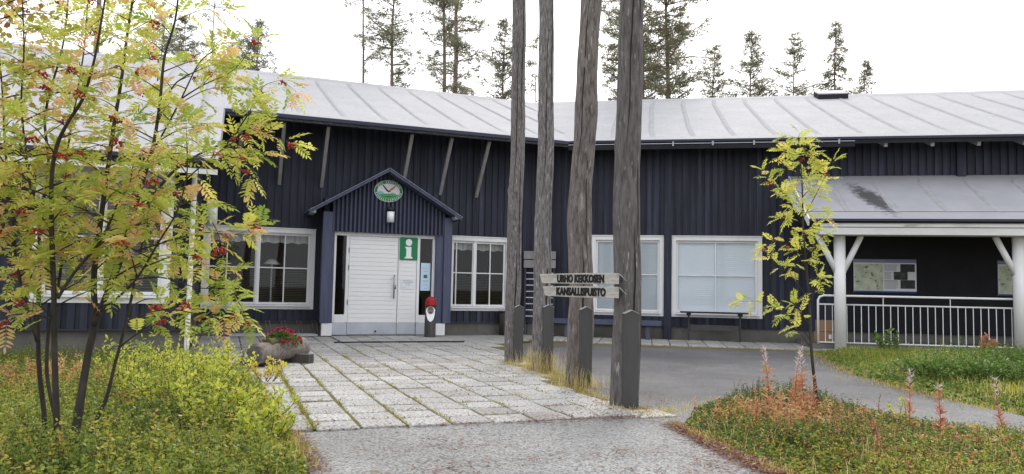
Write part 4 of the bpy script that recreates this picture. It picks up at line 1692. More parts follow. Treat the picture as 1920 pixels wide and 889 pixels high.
class Foliage:
    def __init__(self):
        self.v, self.q, self.a = [], [], []
        self.n = 0

    def add(self, v, f, var):
        self.v.append(v)
        self.q.append(f + self.n)
        self.a.append(np.broadcast_to(np.asarray(var, dtype=float), (len(f),)).copy())
        self.n += len(v)

    def leaves(self, P, D, Nn, L, W, var):
        v, f = blades(P, D, Nn, L, W)
        self.add(v, f, var)

    def strips(self, v5, n, var):
        """bent strips: five points each (base -, base +, bend +, tip, bend -)"""
        k = np.arange(n)[:, None] * 5
        self.add(v5, k + np.array([[0, 1, 2, 4]]), var)
        self.v.append(np.zeros((0, 3)))
        self.q.append(k + np.array([[4, 2, 3]]) + self.n - len(v5))
        self.a.append(np.broadcast_to(np.asarray(var, dtype=float), (n,)).copy())

    def mesh(self, name, origin=(0, 0, 0)):
        order = {}
        for f, a in zip(self.q, self.a):
            order.setdefault(f.shape[1], []).append((f, a))
        fl, al = [], []
        for k in order:
            fl.append(np.concatenate([x[0] for x in order[k]]))
            al.append(np.concatenate([x[1] for x in order[k]]))
        return np_mesh(name, np.concatenate(self.v), fl, origin, {'var': np.concatenate(al)})


# ---- mounds of soil under the beds
def mound(name, poly, height, soil, res=0.12, rise=0.5):
    xs = [p[0] for p in poly]
    ys = [p[1] for p in poly]
    gx = np.arange(min(xs), max(xs) + res, res)
    gy = np.arange(min(ys), max(ys) + res, res)
    X, Y = np.meshgrid(gx, gy)
    fx, fy = X.ravel(), Y.ravel()
    ins = inside(fx, fy, poly)
    d = edge_dist(fx, fy, poly)
    z = np.where(ins, height * np.clip(d / rise, 0, 1) * (1 + 0.25 * wav(fx, fy, 2.0, 5)) + 0.016, -0.03)
    idx = np.arange(len(fx)).reshape(X.shape)
    keep = (ins | (d < res * 1.2)).reshape(X.shape)
    q = []
    k4 = keep[:-1, :-1] & keep[1:, :-1] & keep[:-1, 1:] & keep[1:, 1:]
    a, b, c, e = idx[:-1, :-1][k4], idx[:-1, 1:][k4], idx[1:, 1:][k4], idx[1:, :-1][k4]
    q = np.stack([a, b, c, e], 1)
    me = np_mesh(name, np.stack([fx, fy, z], 1), [q])
    for p in me.polygons:
        p.use_smooth = True
    kind(link(name, me, soil), 'structure')
    return lambda x, y: height * np.clip(edge_dist(x, y, poly) / rise, 0, 1) * (1 + 0.25 * wav(x, y, 2.0, 5)) + 0.016


BED_L = [(-1.28, 4.9), (-1.0, 3.4), (-1.0, 2.6), (-6.0, 2.6), (-14, 5.5), (-14, 8.5), (-8.6, 10.35), (-5.05, 11.7), (-4.4, 11.35), (-3.75, 10.75), (-3.3, 9.8), (-2.75, 8.6), (-2.32, 7.6), (-2.0, 6.7), (-1.72, 6.1), (-1.5, 5.5)]
ISLAND = [(1.56, 6.8), (1.88, 7.72), (2.35, 8.35), (2.9, 8.6), (3.35, 8.45), (3.6, 7.95), (3.72, 7.1), (4.2, 6.35), (6.0, 4.7), (7.5, 3.6), (7, 2.2), (2.75, 2.4), (2.05, 4.5), (1.85, 5.2), (1.68, 6.0)]
BANK = [(6.02, 15.35), (5.97, 14.6), (5.5, 12.8), (5.15, 11.35), (5.08, 9.9), (5.12, 9.0), (5.3, 7.75), (6.3, 6.9), (9.8, 5.5), (20, 4.0), (24, 12.9), (16, 14.6), (7.0, 15.95)]
hL_ = mound('bed_soil', BED_L, 0.06, SOIL)
hI_ = mound('bed_soil', ISLAND, 0.06, SOIL)
hB_ = mound('bank_soil', BANK, 0.07, TURF, res=0.2)


def scatter(poly, n, rng, near=None):
    xs = [p[0] for p in poly]
    ys = [p[1] for p in poly]
    out_x, out_y = [], []
    m = 0
    while m < n:
        x = rng.uniform(min(xs), max(xs), n)
        y = rng.uniform(min(ys), max(ys), n)
        k = inside(x, y, poly)
        # only what the camera's side of the place can show, thinning with distance
        d = np.hypot(x, y)
        k &= (y > 3.2) & (np.abs(x) < y * 0.82 + 0.6)
        if near:
            k &= rng.uniform(0, 1, n) < np.clip((near / d) ** 1.6, 0, 1)
        out_x.append(x[k]); out_y.append(y[k])
        m += k.sum()
    return np.concatenate(out_x)[:n], np.concatenate(out_y)[:n]


def carpet(name, poly, hfun, n_sprig, per, hgt, leaf, mat_, seed, label, near=5.5, var_fn=None, ratio=0.5, hmod=None):
    """low berry shrubs: upright sprigs set with many small leaves"""
    rng = np.random.default_rng(seed)
    x, y = scatter(poly, n_sprig, rng, near)
    z0 = hfun(x, y)
    e = np.clip(edge_dist(x, y, poly) / 0.35, 0.25, 1)
    h = hgt * e * rng.uniform(0.45, 1.3, n_sprig) * np.clip(1 + 0.75 * wav(x, y, 3.4, seed + 1), 0.25, 2)
    if hmod is not None:
        h = h * hmod(x, y)
    lean = rand_dir(n_sprig, 0.9, 1.5, rng)
    fo = Foliage()
    base = np.stack([x, y, z0], 1)
    var0 = var_fn(x, y, rng) if var_fn else rng.uniform(0, 1, n_sprig)
    for k in range(per):
        t = rng.uniform(0.25, 1.0, n_sprig)
        P = base + lean * (h * t)[:, None]
        D = rand_dir(n_sprig, -0.1, 0.9, rng)
        Nn = rand_dir(n_sprig, 0.5, 1.5, rng)
        L = leaf * rng.uniform(0.6, 1.25, n_sprig)
        fo.leaves(P, D, Nn, L, L * ratio, np.clip(var0 + rng.normal(0, 0.07, n_sprig), 0, 1))
    # stems as thin two sided strips
    S = norm(np.cross(lean, rand_dir(n_sprig, -0.2, 0.2, rng))) * 0.0016
    T = base + lean * h[:, None]
    v = np.stack([base - S, base + S, T + S * .5, T - S * .5], 1).reshape(-1, 3)
    fo.add(v, np.arange(n_sprig * 4).reshape(-1, 4), np.full(n_sprig, 1.0))
    o = kind(link(name, fo.mesh(name), mat_), 'stuff')
    o['label'] = label
    return o


UNDER = leaf_mat('undergrowth_leaf', [(0.0, (0.07, 0.13, 0.03)), (0.3, (0.20, 0.28, 0.05)), (0.55, (0.45, 0.46, 0.07)), (0.72, (0.60, 0.46, 0.10)), (0.86, (0.58, 0.24, 0.11)), (0.95, (0.45, 0.12, 0.08)), (1.0, (0.07, 0.04, 0.025))], 0.45, 0.4)


def var_left(x, y, rng):
    v = 0.36 + 0.20 * wav(x, y, 1.6, 31) + 0.10 * wav(x, y, 5, 33) + rng.normal(0, 0.10, len(x)) + np.where(y < 5.6, 0.03, 0)
    red = (wav(x, y, 2.2, 77) + 0.25 * np.exp(-((x + 4.6) / 1.0) ** 2 - ((y - 7.6) / 1.0) ** 2) * 4 > 0.62)
    return np.where(red & (rng.uniform(0, 1, len(x)) < 0.7), rng.uniform(0.68, 0.95, len(x)), np.clip(v, 0.05, 0.66))


def var_isl(x, y, rng):
    v = 0.17 + 0.15 * wav(x, y, 1.8, 41) + rng.normal(0, 0.09, len(x)) + np.clip((6.8 - y) * 0.11, -0.1, 0.25)
    p = np.exp(-((x - 2.55) / 0.55) ** 2 - ((y - 6.7) / 0.65) ** 2) * 0.42 + 0.08 + np.clip(0.3 * wav(x, y, 2.5, 43), 0, 0.4)
    return np.where(rng.uniform(0, 1, len(x)) < p, rng.uniform(0.66, 0.96, len(x)), np.clip(v, 0.02, 0.66))


carpet('bilberry_undergrowth', BED_L, hL_, 13000, 9, 0.17, 0.028, UNDER, 21, 'yellow green bilberry undergrowth round the rowan', near=5.2, var_fn=var_left)
carpet('tall_bilberry_twigs', BED_L, hL_, 1500, 26, 0.36, 0.027, UNDER, 29, 'taller leafy bilberry twigs standing out of the undergrowth', near=6.5,
       var_fn=lambda x, y, r: np.clip(0.42 + 0.2 * wav(x, y, 1.2, 35) + r.normal(0, .12, len(x)), 0.1, 0.7), hmod=lambda x, y: np.clip(0.75 + 0.5 * wav(x, y, 1.5, 36) + np.where(x > -3.3, 0.15, -0.35), 0.2, 1.5))
carpet('lingonberry_undergrowth', ISLAND, hI_, 13000, 9, 0.125, 0.022, UNDER, 22, 'green and rust coloured berry shrubs on the island bed', near=6.0, var_fn=var_isl,
       hmod=lambda x, y: 1.0 + 0.5 * np.exp(-((x - 2.6) / 0.8) ** 2 - ((y - 8.0) / 0.6) ** 2))

GREEN_BANK = leaf_mat('bank_leaf', [(0.0, (0.06, 0.15, 0.025)), (0.4, (0.14, 0.24, 0.05)), (0.75, (0.32, 0.39, 0.08)), (1.0, (0.52, 0.48, 0.14))], 0.45, 0.4)


def var_bank(x, y, rng):
    return np.clip(0.42 + 0.25 * wav(x, y, 1.2, 51) + rng.normal(0, 0.15, len(x)) - 0.30 * np.clip(bank_h(x, y) - 0.9, 0, 1), 0, 1)


def bank_h(x, y):
    return 0.32 + 2.1 * np.exp(-((x - 7.0) / 1.1) ** 2 - ((y - 10.6) / 1.0) ** 2) + 1.2 * np.exp(-((x - 6.2) / 0.8) ** 2 - ((y - 10.0) / 0.7) ** 2) + 1.0 * np.exp(-((x - 9.0) / 1.5) ** 2 - ((y - 13.6) / 1.0) ** 2)


carpet('bank_shrubs', BANK, hB_, 9000, 10, 0.17, 0.036, GREEN_BANK, 23, 'dense green dwarf shrubs on the bank below the railing', near=9.5, var_fn=var_bank, hmod=bank_h)

# ---- grass: blades as tapering strips
GRASS = leaf_mat('grass_blade', [(0.0, (0.13, 0.18, 0.04)), (0.4, (0.30, 0.32, 0.06)), (0.7, (0.62, 0.52, 0.10)), (1.0, (0.74, 0.60, 0.36))], 0.45)


def grass(fo, x, y, z, h, var, rng, width=0.003, lean=0.5):
    n = len(x)
    a = rng.uniform(0, 2 * pi, n)
    dx, dy = np.cos(a), np.sin(a)
    ln = rng.uniform(0.1, 1.0, n) * lean * h
    base = np.stack([x, y, z], 1)
    side = np.stack([-dy, dx, np.zeros(n)], 1) * (width * rng.uniform(0.7, 1.4, n))[:, None]
    mid = base + np.stack([dx * ln * .35, dy * ln * .35, h * .62], 1)
    tip = base + np.stack([dx * ln, dy * ln, h * rng.uniform(.8, 1, n)], 1)
    v = np.stack([base - side, base + side, mid + side * .8, tip, mid - side * .8], 1).reshape(-1, 3)
    fo.strips(v, n, var)


rng = np.random.default_rng(61)
fo = Foliage()
x, y = scatter(BANK, 16000, rng, 11)
e = np.clip(edge_dist(x, y, BANK) / 0.5, 0.3, 1)
grass(fo, x, y, hB_(x, y) - 0.01, e * rng.uniform(0.06, 0.2, len(x)), np.clip(0.5 + 0.28 * wav(x, y, 1.3, 66) + rng.normal(0, .18, len(x)) + (1 - e) * 0.3, 0, 1), rng, 0.003, 0.8)
x, y = scatter(BED_L, 1500, rng, 6)
grass(fo, x, y, hL_(x, y), rng.uniform(0.08, 0.22, len(x)), np.clip(rng.normal(0.75, .2, len(x)), 0, 1), rng, 0.0016, 0.9)
x, y = scatter(ISLAND, 700, rng, 6)
grass(fo, x, y, hI_(x, y), rng.uniform(0.1, 0.22, len(x)), np.clip(rng.normal(0.85, .15, len(x)), 0, 1), rng, 0.0016, 0.9)
kind(link('bank_grass', fo.mesh('bank_grass'), GRASS), 'stuff')['label'] = 'yellowing grass on the bank and in the beds'

# grass round the poles and along the edges of the paving
fo = Foliage()


def tufts(line, n, spread, h0, h1, v0, v1, w=0.0026):
    L = np.array(line, float)
    seg = rng.integers(0, len(L) - 1, n)
    t = rng.uniform(0, 1, n)
    c = L[seg] + (L[seg + 1] - L[seg]) * t[:, None]
    clump = wav(c[:, 0], c[:, 1], 9, 5)
    k = clump + rng.normal(0, .35, n) > -0.1
    c = c[k]
    m = len(c)
    c = c + rng.normal(0, spread, (m, 2))
    grass(fo, c[:, 0], c[:, 1], np.full(m, 0.01), rng.uniform(h0, h1, m), np.clip(rng.uniform(v0, v1, m), 0, 1), rng, w, 0.8)


tufts([(0.0, 12.2), (0.2, 11.5), (0.5, 10.9), (0.6, 10.0), (0.75, 9.2)], 3200, 0.16, 0.012, 0.06, 0.45, 0.9, 0.0024)
tufts([(0.75, 9.5), (0.95, 8.6), (1.15, 7.9), (1.2, 7.6)], 2000, 0.13, 0.012, 0.05, 0.5, 1.0, 0.0022)
for (x_, y_, n_, h_) in ((0.05, 12.05, 120, 0.15), (0.42, 11.02, 150, 0.48), (0.62, 10.95, 90, 0.42), (0.30, 11.5, 90, 0.42), (0.86, 9.3, 150, 0.38), (0.98, 9.34, 90, 0.26), (1.1, 7.72, 60, 0.12), (-0.1, 12.4, 50, 0.12), (1.25, 7.6, 30, 0.07)):
    n = n_
    xx, yy = rng.normal(x_, 0.12, n), rng.normal(y_, 0.10, n)
    grass(fo, xx, yy, np.full(n, 0.008), rng.uniform(0.25, 1, n) * h_, np.clip(rng.normal(0.9, .12, n), 0, 1), rng, 0.0020, 0.6)
tufts([(1.3, 7.3), (1.75, 7.75), (2.3, 8.5)], 900, 0.14, 0.015, 0.05, 0.5, 1.0)
tufts([(1.5, 6.9), (1.62, 6.1), (1.8, 5.2), (2.0, 4.6)], 1500, 0.045, 0.015, 0.06, 0.4, 1.0)
tufts([(6.1, 15.3), (5.9, 14.5), (5.4, 12.6), (5.1, 11.3), (5.05, 9.8), (5.1, 8.8), (5.3, 7.7)], 2600, 0.12, 0.015, 0.07, 0.15, 0.95, 0.003)
tufts([(-1.3, 4.9), (-1.5, 5.5), (-1.75, 6.2), (-2.05, 6.8), (-2.35, 7.6), (-3.3, 9.8)], 1800, 0.05, 0.02, 0.1, 0.3, 1.0)
kind(link('edge_grass', fo.mesh('edge_grass'), GRASS), 'stuff')['label'] = 'dry yellow grass tufts round the log poles and paving edge'

# moss and grass filling joints of the paving
MOSS = leaf_mat('joint_moss', [(0.0, (0.20, 0.22, 0.035)), (0.5, (0.36, 0.33, 0.05)), (0.8, (0.34, 0.20, 0.09)), (1.0, (0.20, 0.11, 0.06))], 0.2, 0.9)
fo = Foliage()
jx, jy, jv, jh = [], [], [], []
for (s0, w0, w1, c, r) in GAPS:
    if w0 > 3.2:
        p = 0.10 + 0.25 * (w0 > 6)
        heavy = c in (6, 7, 8, 9) and w0 > 5
        if c == 6 and w0 > 5.5:
            n = 110 if rng.uniform() < 0.85 else 30
        elif heavy:
            n = 34 if rng.uniform() < 0.5 else 5
        else:
            n = 26 if rng.uniform() < p * 0.8 else 2
        wd = 0.028 if c == 6 else 0.012
        for _ in range(n):
            p_ = LP(s0 + rng.normal(0, wd), rng.uniform(w0, w1), 0)
            jx.append(p_.x); jy.append(p_.y); jv.append(rng.uniform(0.1, 0.6)); jh.append(1)
        n = 30 if rng.uniform() < p else 6
        for _ in range(n):
            p_ = LP(s0 + rng.uniform(0, PITCH_S), w0 + rng.normal(0, 0.012), 0)
            jx.append(p_.x); jy.append(p_.y); jv.append(rng.uniform(0.5, 1.0)); jh.append(0.5)
n = len(jx)
P = np.stack([jx, jy, rng.uniform(0.022, 0.034, n)], 1)
fo.leaves(P, rand_dir(n, -0.1, 0.9, rng), rand_dir(n, 0.8, 1.5, rng), rng.uniform(0.018, 0.045, n), rng.uniform(0.005, 0.012, n), np.array(jv))
kind(link('joint_moss', fo.mesh('joint_moss'), MOSS), 'stuff')['label'] = 'moss and dry needles in the joints of the paving'

# fallen needles and leaf litter on asphalt and slabs
LITTER = leaf_mat('needle_litter', [(0.0, (0.17, 0.065, 0.04)), (0.5, (0.26, 0.12, 0.07)), (0.8, (0.07, 0.04, 0.03)), (1.0, (0.45, 0.40, 0.33))], 0.05, 0.9)
fo = Foliage()
n = 14000
y = 4.0 + rng.uniform(0, 1, n) ** 1.3 * 5.0
x = rng.uniform(-1.9, 2.4, n) * np.clip(0.75 + (y - 4) * 0.05, 0.7, 1.2)
cl = wav(x, y, 2.2, 91) + 0.5 * wav(x, y, 7, 92) + np.where(np.abs(x - 1.45) < 0.25, 0.6, 0) + rng.normal(0, .3, n)
k = (cl > 0.62)
x, y = x[k], y[k]
m = len(x)
P = np.stack([x, y, np.where((y - 6.75) > (x) * 0.36, 0.034, 0.0105)], 1)
fo.leaves(P, rand_dir(m, -0.02, 0.08, rng), np.tile([0, 0, 1.0], (m, 1)), rng.uniform(0.02, 0.06, m), rng.uniform(0.003, 0.009, m), np.clip(rng.normal(.45, .28, m), 0, 1))
for (n, xr, yr, zz_) in ((1600, (-3.2, 1.0), (6.5, 15), 0.036), (900, (1.6, 5.0), (8.6, 15.5), 0.0105), (700, (1.0, 6.4), (15.7, 18.0), 0.036)):
    x, y = rng.uniform(*xr, n), rng.uniform(*yr, n)
    P = np.stack([x, y, np.full(n, zz_)], 1)
    fo.leaves(P, rand_dir(n, -0.02, 0.1, rng), np.tile([0, 0, 1.0], (n, 1)), rng.uniform(0.02, 0.06, n), rng.uniform(0.003, 0.012, n), np.clip(rng.normal(.5, .3, n), 0, 1))
for line, n, sd in (([(1.5, 6.9), (1.60, 6.1), (1.76, 5.2), (1.95, 4.5)], 5200, 0.07), ([(-1.75, 6.2), (-1.45, 5.5), (-1.22, 4.9)], 900, 0.05), ([(-1.75, 6.22), (-0.2, 6.72), (1.3, 7.25)], 420, 0.035), ([(-0.9, 4.75), (-0.1, 5.25), (0.7, 5.6), (1.35, 5.7)], 260, 0.09), ([(-1.0, 5.5), (-0.3, 5.75), (0.5, 6.2)], 150, 0.12), ([(0.6, 5.0), (1.3, 5.2), (1.6, 5.4)], 200, 0.12), ([(0.3, 11.4), (0.7, 9.8), (1.0, 8.2), (1.25, 7.4), (0.3, 6.95)], 1800, 0.16),
                    ([(5.95, 14.6), (5.3, 12.2), (5.05, 10.2), (5.05, 8.8)], 1500, 0.10)):
    Ln = np.array(line)
    sg_ = rng.integers(0, len(Ln) - 1, n)
    c_ = Ln[sg_] + (Ln[sg_ + 1] - Ln[sg_]) * rng.uniform(0, 1, (n, 1)) + rng.normal(0, sd, (n, 2))
    P = np.stack([c_[:, 0], c_[:, 1], rng.uniform(0.011, 0.036, n)], 1)
    fo.leaves(P, rand_dir(n, -0.1, 0.3, rng), np.tile([0, 0, 1.0], (n, 1)), rng.uniform(0.02, 0.06, n), rng.uniform(0.004, 0.014, n), np.clip(rng.normal(.45, .28, n), 0, 1))
kind(link('needle_litter', fo.mesh('needle_litter'), LITTER), 'stuff')['label'] = 'fallen pine needles and leaf scraps on the asphalt and slabs'


# ================================================================== rowans
ROWAN = leaf_mat('rowan_leaf', [(0.0, (0.28, 0.40, 0.07)), (0.35, (0.53, 0.59, 0.11)), (0.62, (0.72, 0.68, 0.17)), (0.8, (0.80, 0.57, 0.25)), (1.0, (0.74, 0.40, 0.24))], 0.52)
BERRY = mat('rowan_berry', (0.42, 0.018, 0.015), 0.35, (0.30, 0.012, 0.012), (60, 60, 60), spec=0.5)


def compound_leaves(fo, P, D, Nn, L, var, rng, pairs=6):
    """pinnate leaves: leaflets in pairs along an arching midrib"""
    n = len(P)
    D = norm(D)
    S = norm(np.cross(D, Nn))
    U = norm(np.cross(S, D))
    droop = rng.uniform(0.15, 0.5, n)

    def along(t):
        return P + D * (L * t)[:, None] - U * (L * droop * t * t)[:, None] * 0.9 + 0

    def tang(t):
        return norm(D - U * (droop * 1.8 * t)[:, None])
    for k in range(pairs):
        t = 0.22 + 0.70 * k / (pairs - 1)
        C, Tn = along(t), tang(t)
        ll = L * (0.34 if 0 < k < pairs - 1 else 0.28) * rng.uniform(0.85, 1.15, n)
        for sg in (-1, 1):
            d = S * sg * 0.86 + Tn * 0.5 + rng.normal(0, 0.10, (n, 3))
            nn = U + S * sg * rng.uniform(-0.1, 0.45, n)[:, None] + rng.normal(0, 0.12, (n, 3))
            fo.leaves(C, d, nn, ll, ll * rng.uniform(0.31, 0.40, n), np.clip(var + rng.normal(0, .035, n), 0, 1))
    C, Tn = along(0.97), tang(0.97)
    fo.leaves(C, Tn, U, L * 0.3, L * 0.085, var)
    # midrib
    a, b, c = P, along(0.5), along(0.97)
    w = S * 0.0011
    v = np.stack([a - w, a + w, b + w, c, b - w], 1).reshape(-1, 3)
    fo.strips(v, n, np.clip(var + .25, 0, 1))


def smooth_path(pts, n=6):
    P = [Vector(p) for p in pts]
    out_ = []
    for i in range(len(P) - 1):
        p0, p1, p2, p3 = P[max(i - 1, 0)], P[i], P[i + 1], P[min(i + 2, len(P) - 1)]
        for k in range(n):
            t = k / n
            out_.append(0.5 * ((2 * p1) + (p2 - p0) * t + (2 * p0 - 5 * p1 + 4 * p2 - p3) * t * t + (3 * p1 - p0 - 3 * p2 + p3) * t ** 3))
    out_.append(P[-1])
    return out_


class Rowan:
    def __init__(self, seed, leaf=0.155):
        self.r = random.Random(seed)
        self.rng = np.random.default_rng(seed)
        self.wood = MB()
        self.tw = MB()
        self.LP_, self.LD, self.LN, self.LL, self.LV = [], [], [], [], []
        self.berries = []
        self.leaf = leaf

    def leaf_at(self, p, d, v):
        self.LP_.append(tuple(p)); self.LD.append(tuple(d))
        n = V(self.r.uniform(-.5, .5), self.r.uniform(-.5, .5), 1)
        self.LN.append(tuple(n))
        self.LL.append(self.leaf * self.r.uniform(0.72, 1.15))
        self.LV.append(v)

    def twig(self, path, r0, leaves_from=0.25, step=0.05, var=None, n=5):
        rr = self.r
        P = smooth_path(path, 4)
        self.tw.tube(P, [max(0.0012, r0 * (1 - 0.8 * i / (len(P) - 1))) for i in range(len(P))], n)
        tot = sum((b - a).length for a, b in zip(P, P[1:]))
        s, nxt, ph = 0, tot * leaves_from, rr.uniform(0, 6)
        for a, b in zip(P, P[1:]):
            L_ = (b - a).length
            while s + L_ >= nxt and nxt <= tot:
                q = a + (b - a) * ((nxt - s) / max(L_, 1e-6))
                d = (b - a).normalized()
                x = d.cross(V(0, 0, 1))
                x = x.normalized() if x.length > 1e-3 else V(1, 0, 0)
                y = x.cross(d)
                ph += 2.4
                o = x * cos(ph) + y * sin(ph)
                dd = d * 0.55 + o * 0.85 + V(0, 0, rr.uniform(-0.05, 0.35))
                self.leaf_at(q, dd, self.pick(q, var))
                nxt += step * rr.uniform(0.7, 1.4)
            s += L_
        d = (P[-1] - P[-2]).normalized()
        for k in range(3):
            self.leaf_at(P[-1], d + V(rr.uniform(-.7, .7), rr.uniform(-.7, .7), rr.uniform(-.2, .4)), self.pick(P[-1], var))
        return P

    def pick(self, p, var):
        v = self.r.gauss(0.36, 0.17) if var is None else self.r.gauss(var, 0.13)
        if var is None and self.r.random() < 0.17 + 0.16 * (p.x < -3.0):
            v = self.r.uniform(0.68, 1.0)
        return min(max(v, 0), 1)

    def stem(self, path, r0, r1, side_from=0.25, step=0.096, ln=(0.22, 0.56), tw_step=0.045):
        rr = self.r
        P = smooth_path(path, 5)
        N = len(P)
        self.wood.tube(P, [0.86 * (r0 + (r1 - r0) * (i / (N - 1)) ** 0.8) for i in range(N)], 9, jit=lambda i, k, a: 1 + 0.05 * sin(3 * a + i * .6))
        tot = sum((b - a).length for a, b in zip(P, P[1:]))
        s, nxt, ph = 0, tot * side_from, rr.uniform(0, 6)
        for a, b in zip(P, P[1:]):
            L_ = (b - a).length
            while s + L_ >= nxt:
                q = a + (b - a) * ((nxt - s) / max(L_, 1e-6))
                f = nxt / tot
                ph += 2.4 + rr.uniform(-.5, .5)
                l = rr.uniform(*ln) * (1.1 - 0.55 * f)
                o = V(cos(ph), sin(ph) * 0.8, 0)
                e = rr.uniform(0.25, 0.8)
                m = q + o * l * 0.5 + V(0, 0, l * e * 0.45)
                t_ = q + o * l * 0.95 + V(0, 0, l * (e * 0.7 - 0.08))
                T_ = self.twig([q, m, t_], 0.006 * (1.2 - f * .6), 0.3, tw_step)
                if rr.random() < 0.30 and q.z > 0.9:
                    self.berries.append(T_[-1] - V(0, 0, 0.02))
                nxt += step * rr.uniform(0.7, 1.35)
            s += L_
        self.twig([P[-2], P[-1], P[-1] + (P[-1] - P[-2]).normalized() * 0.12], r1 * .8, 0.0, 0.03)

    def finish(self, root, origin, trunk_mat=TRUNK_ROWAN):
        self.wood.add(self.tw.v, self.tw.f)  # twigs joined into the trunk mesh as loose tubes
        build('trunk', self.wood, trunk_mat, root, origin, smooth=True)
        fo = Foliage()
        compound_leaves(fo, np.array(self.LP_), np.array(self.LD), np.array(self.LN), np.array(self.LL), np.array(self.LV), self.rng)
        link('crown', fo.mesh('crown', origin), ROWAN, root)


def berry_mesh(seed, nb=22):
    rr = random.Random(seed)
    q = MB()
    for _ in range(nb):
        a, e = rr.uniform(0, 6.28), rr.uniform(-.5, 1.2)
        r = 0.034 * rr.uniform(.6, 1.1)
        q.ball(V(r * cos(a) * cos(e), r * sin(a) * cos(e), r * 0.65 * sin(e)), 0.0062, seg=6, ring=4)
    me = bpy.data.meshes.new('berry_cluster')
    me.from_pydata(q.v, [], q.f)
    me.materials.append(BERRY)
    for p in me.polygons:
        p.use_smooth = True
    return me


BM_ = [berry_mesh(k) for k in range(4)]


def add_berries(root, pts, origin, rr):
    for i, p in enumerate(pts):
        o = bpy.data.objects.new('berry_cluster', BM_[i % 4])
        COL.objects.link(o)
        o.parent = root
        o.location = Vector(p) - Vector(origin)
        o.rotation_euler = (rr.uniform(-.4, .4), rr.uniform(-.4, .4), rr.uniform(0, 6))
        s = rr.uniform(0.85, 1.35)
        o.scale = (s, s, s)


base = at(125, 885, 4.9)
O1 = (base.x, base.y, 0.0)
rw = thing('rowan_tree', O1, 'large multi stemmed rowan with red berries and yellow green leaves on the left', 'tree')
R1 = Rowan(5, 0.145)


def tr(pts, Y0, Y1, ground=True):
    n = len(pts)
    out_ = [at(px, py, Y0 + (Y1 - Y0) * (i / (n - 1)) ** 1.2) for i, (px, py) in enumerate(pts)]
    if ground:
        out_[0].z = 0.0
        out_[0].x, out_[0].y = out_[1].x * 0.4 + out_[0].x * 0.6, out_[0].y
    return out_


R1.stem(tr([(100, 872), (82, 770), (73, 680), (72, 574), (76, 483), (73, 422), (84, 361), (91, 300), (84, 225), (98, 158), (112, 110), (122, 60), (130, -30)], 5.05, 5.45), 0.021, 0.006, 0.30)
R1.stem(tr([(124, 888), (107, 800), (103, 680), (101, 560), (97, 430), (97, 330), (108, 270), (130, 225), (155, 185), (175, 120), (190, 40), (205, -50)], 4.9, 4.5), 0.026, 0.006, 0.30)
R1.stem(tr([(108, 800), (88, 700), (94, 600), (112, 520), (122, 400), (125, 300), (140, 200), (158, 90), (165, -20)], 4.98, 5.6, False), 0.016, 0.005, 0.28)
R1.stem(tr([(127, 888), (140, 820), (152, 745), (166, 660), (178, 600), (176, 520), (187, 430), (200, 330), (213, 240), (226, 160), (238, 70), (250, -10), (258, -90)], 4.9, 5.15), 0.036, 0.007, 0.36)
R1.stem(tr([(176, 610), (207, 530), (245, 420), (268, 340), (288, 270), (300, 190), (308, 110), (328, 40), (336, -30)], 4.93, 4.65, False), 0.022, 0.006, 0.10)
R1.stem(tr([(178, 605), (215, 520), (258, 415), (300, 350), (333, 315), (372, 290), (420, 268), (455, 250)], 4.94, 5.35, False), 0.018, 0.006, 0.30, step=0.17)
R1.stem(tr([(160, 868), (176, 800), (200, 745), (216, 680), (230, 630), (246, 560), (262, 480), (278, 400), (285, 320), (296, 230), (320, 170), (345, 145), (400, 120)], 5.15, 5.7), 0.017, 0.005, 0.34)
R1.stem(tr([(108, 560), (140, 510), (190, 450), (222, 380), (262, 320), (300, 260), (340, 185), (372, 120), (400, 95)], 4.8, 4.95, False), 0.013, 0.004, 0.2)
R1.stem(tr([(70, 640), (45, 560), (28, 470), (22, 380), (10, 280), (5, 180), (-5, 60), (-10, -60)], 4.95, 5.3, False), 0.014, 0.005, 0.12)
R1.stem(tr([(97, 440), (60, 360), (48, 280), (40, 190), (45, 90), (40, -30)], 4.85, 4.6, False), 0.012, 0.004, 0.1)
R1.stem(tr([(180, 590), (250, 530), (300, 450), (330, 400), (350, 330), (350, 260)], 4.9, 4.6, False), 0.010, 0.004, 0.2)
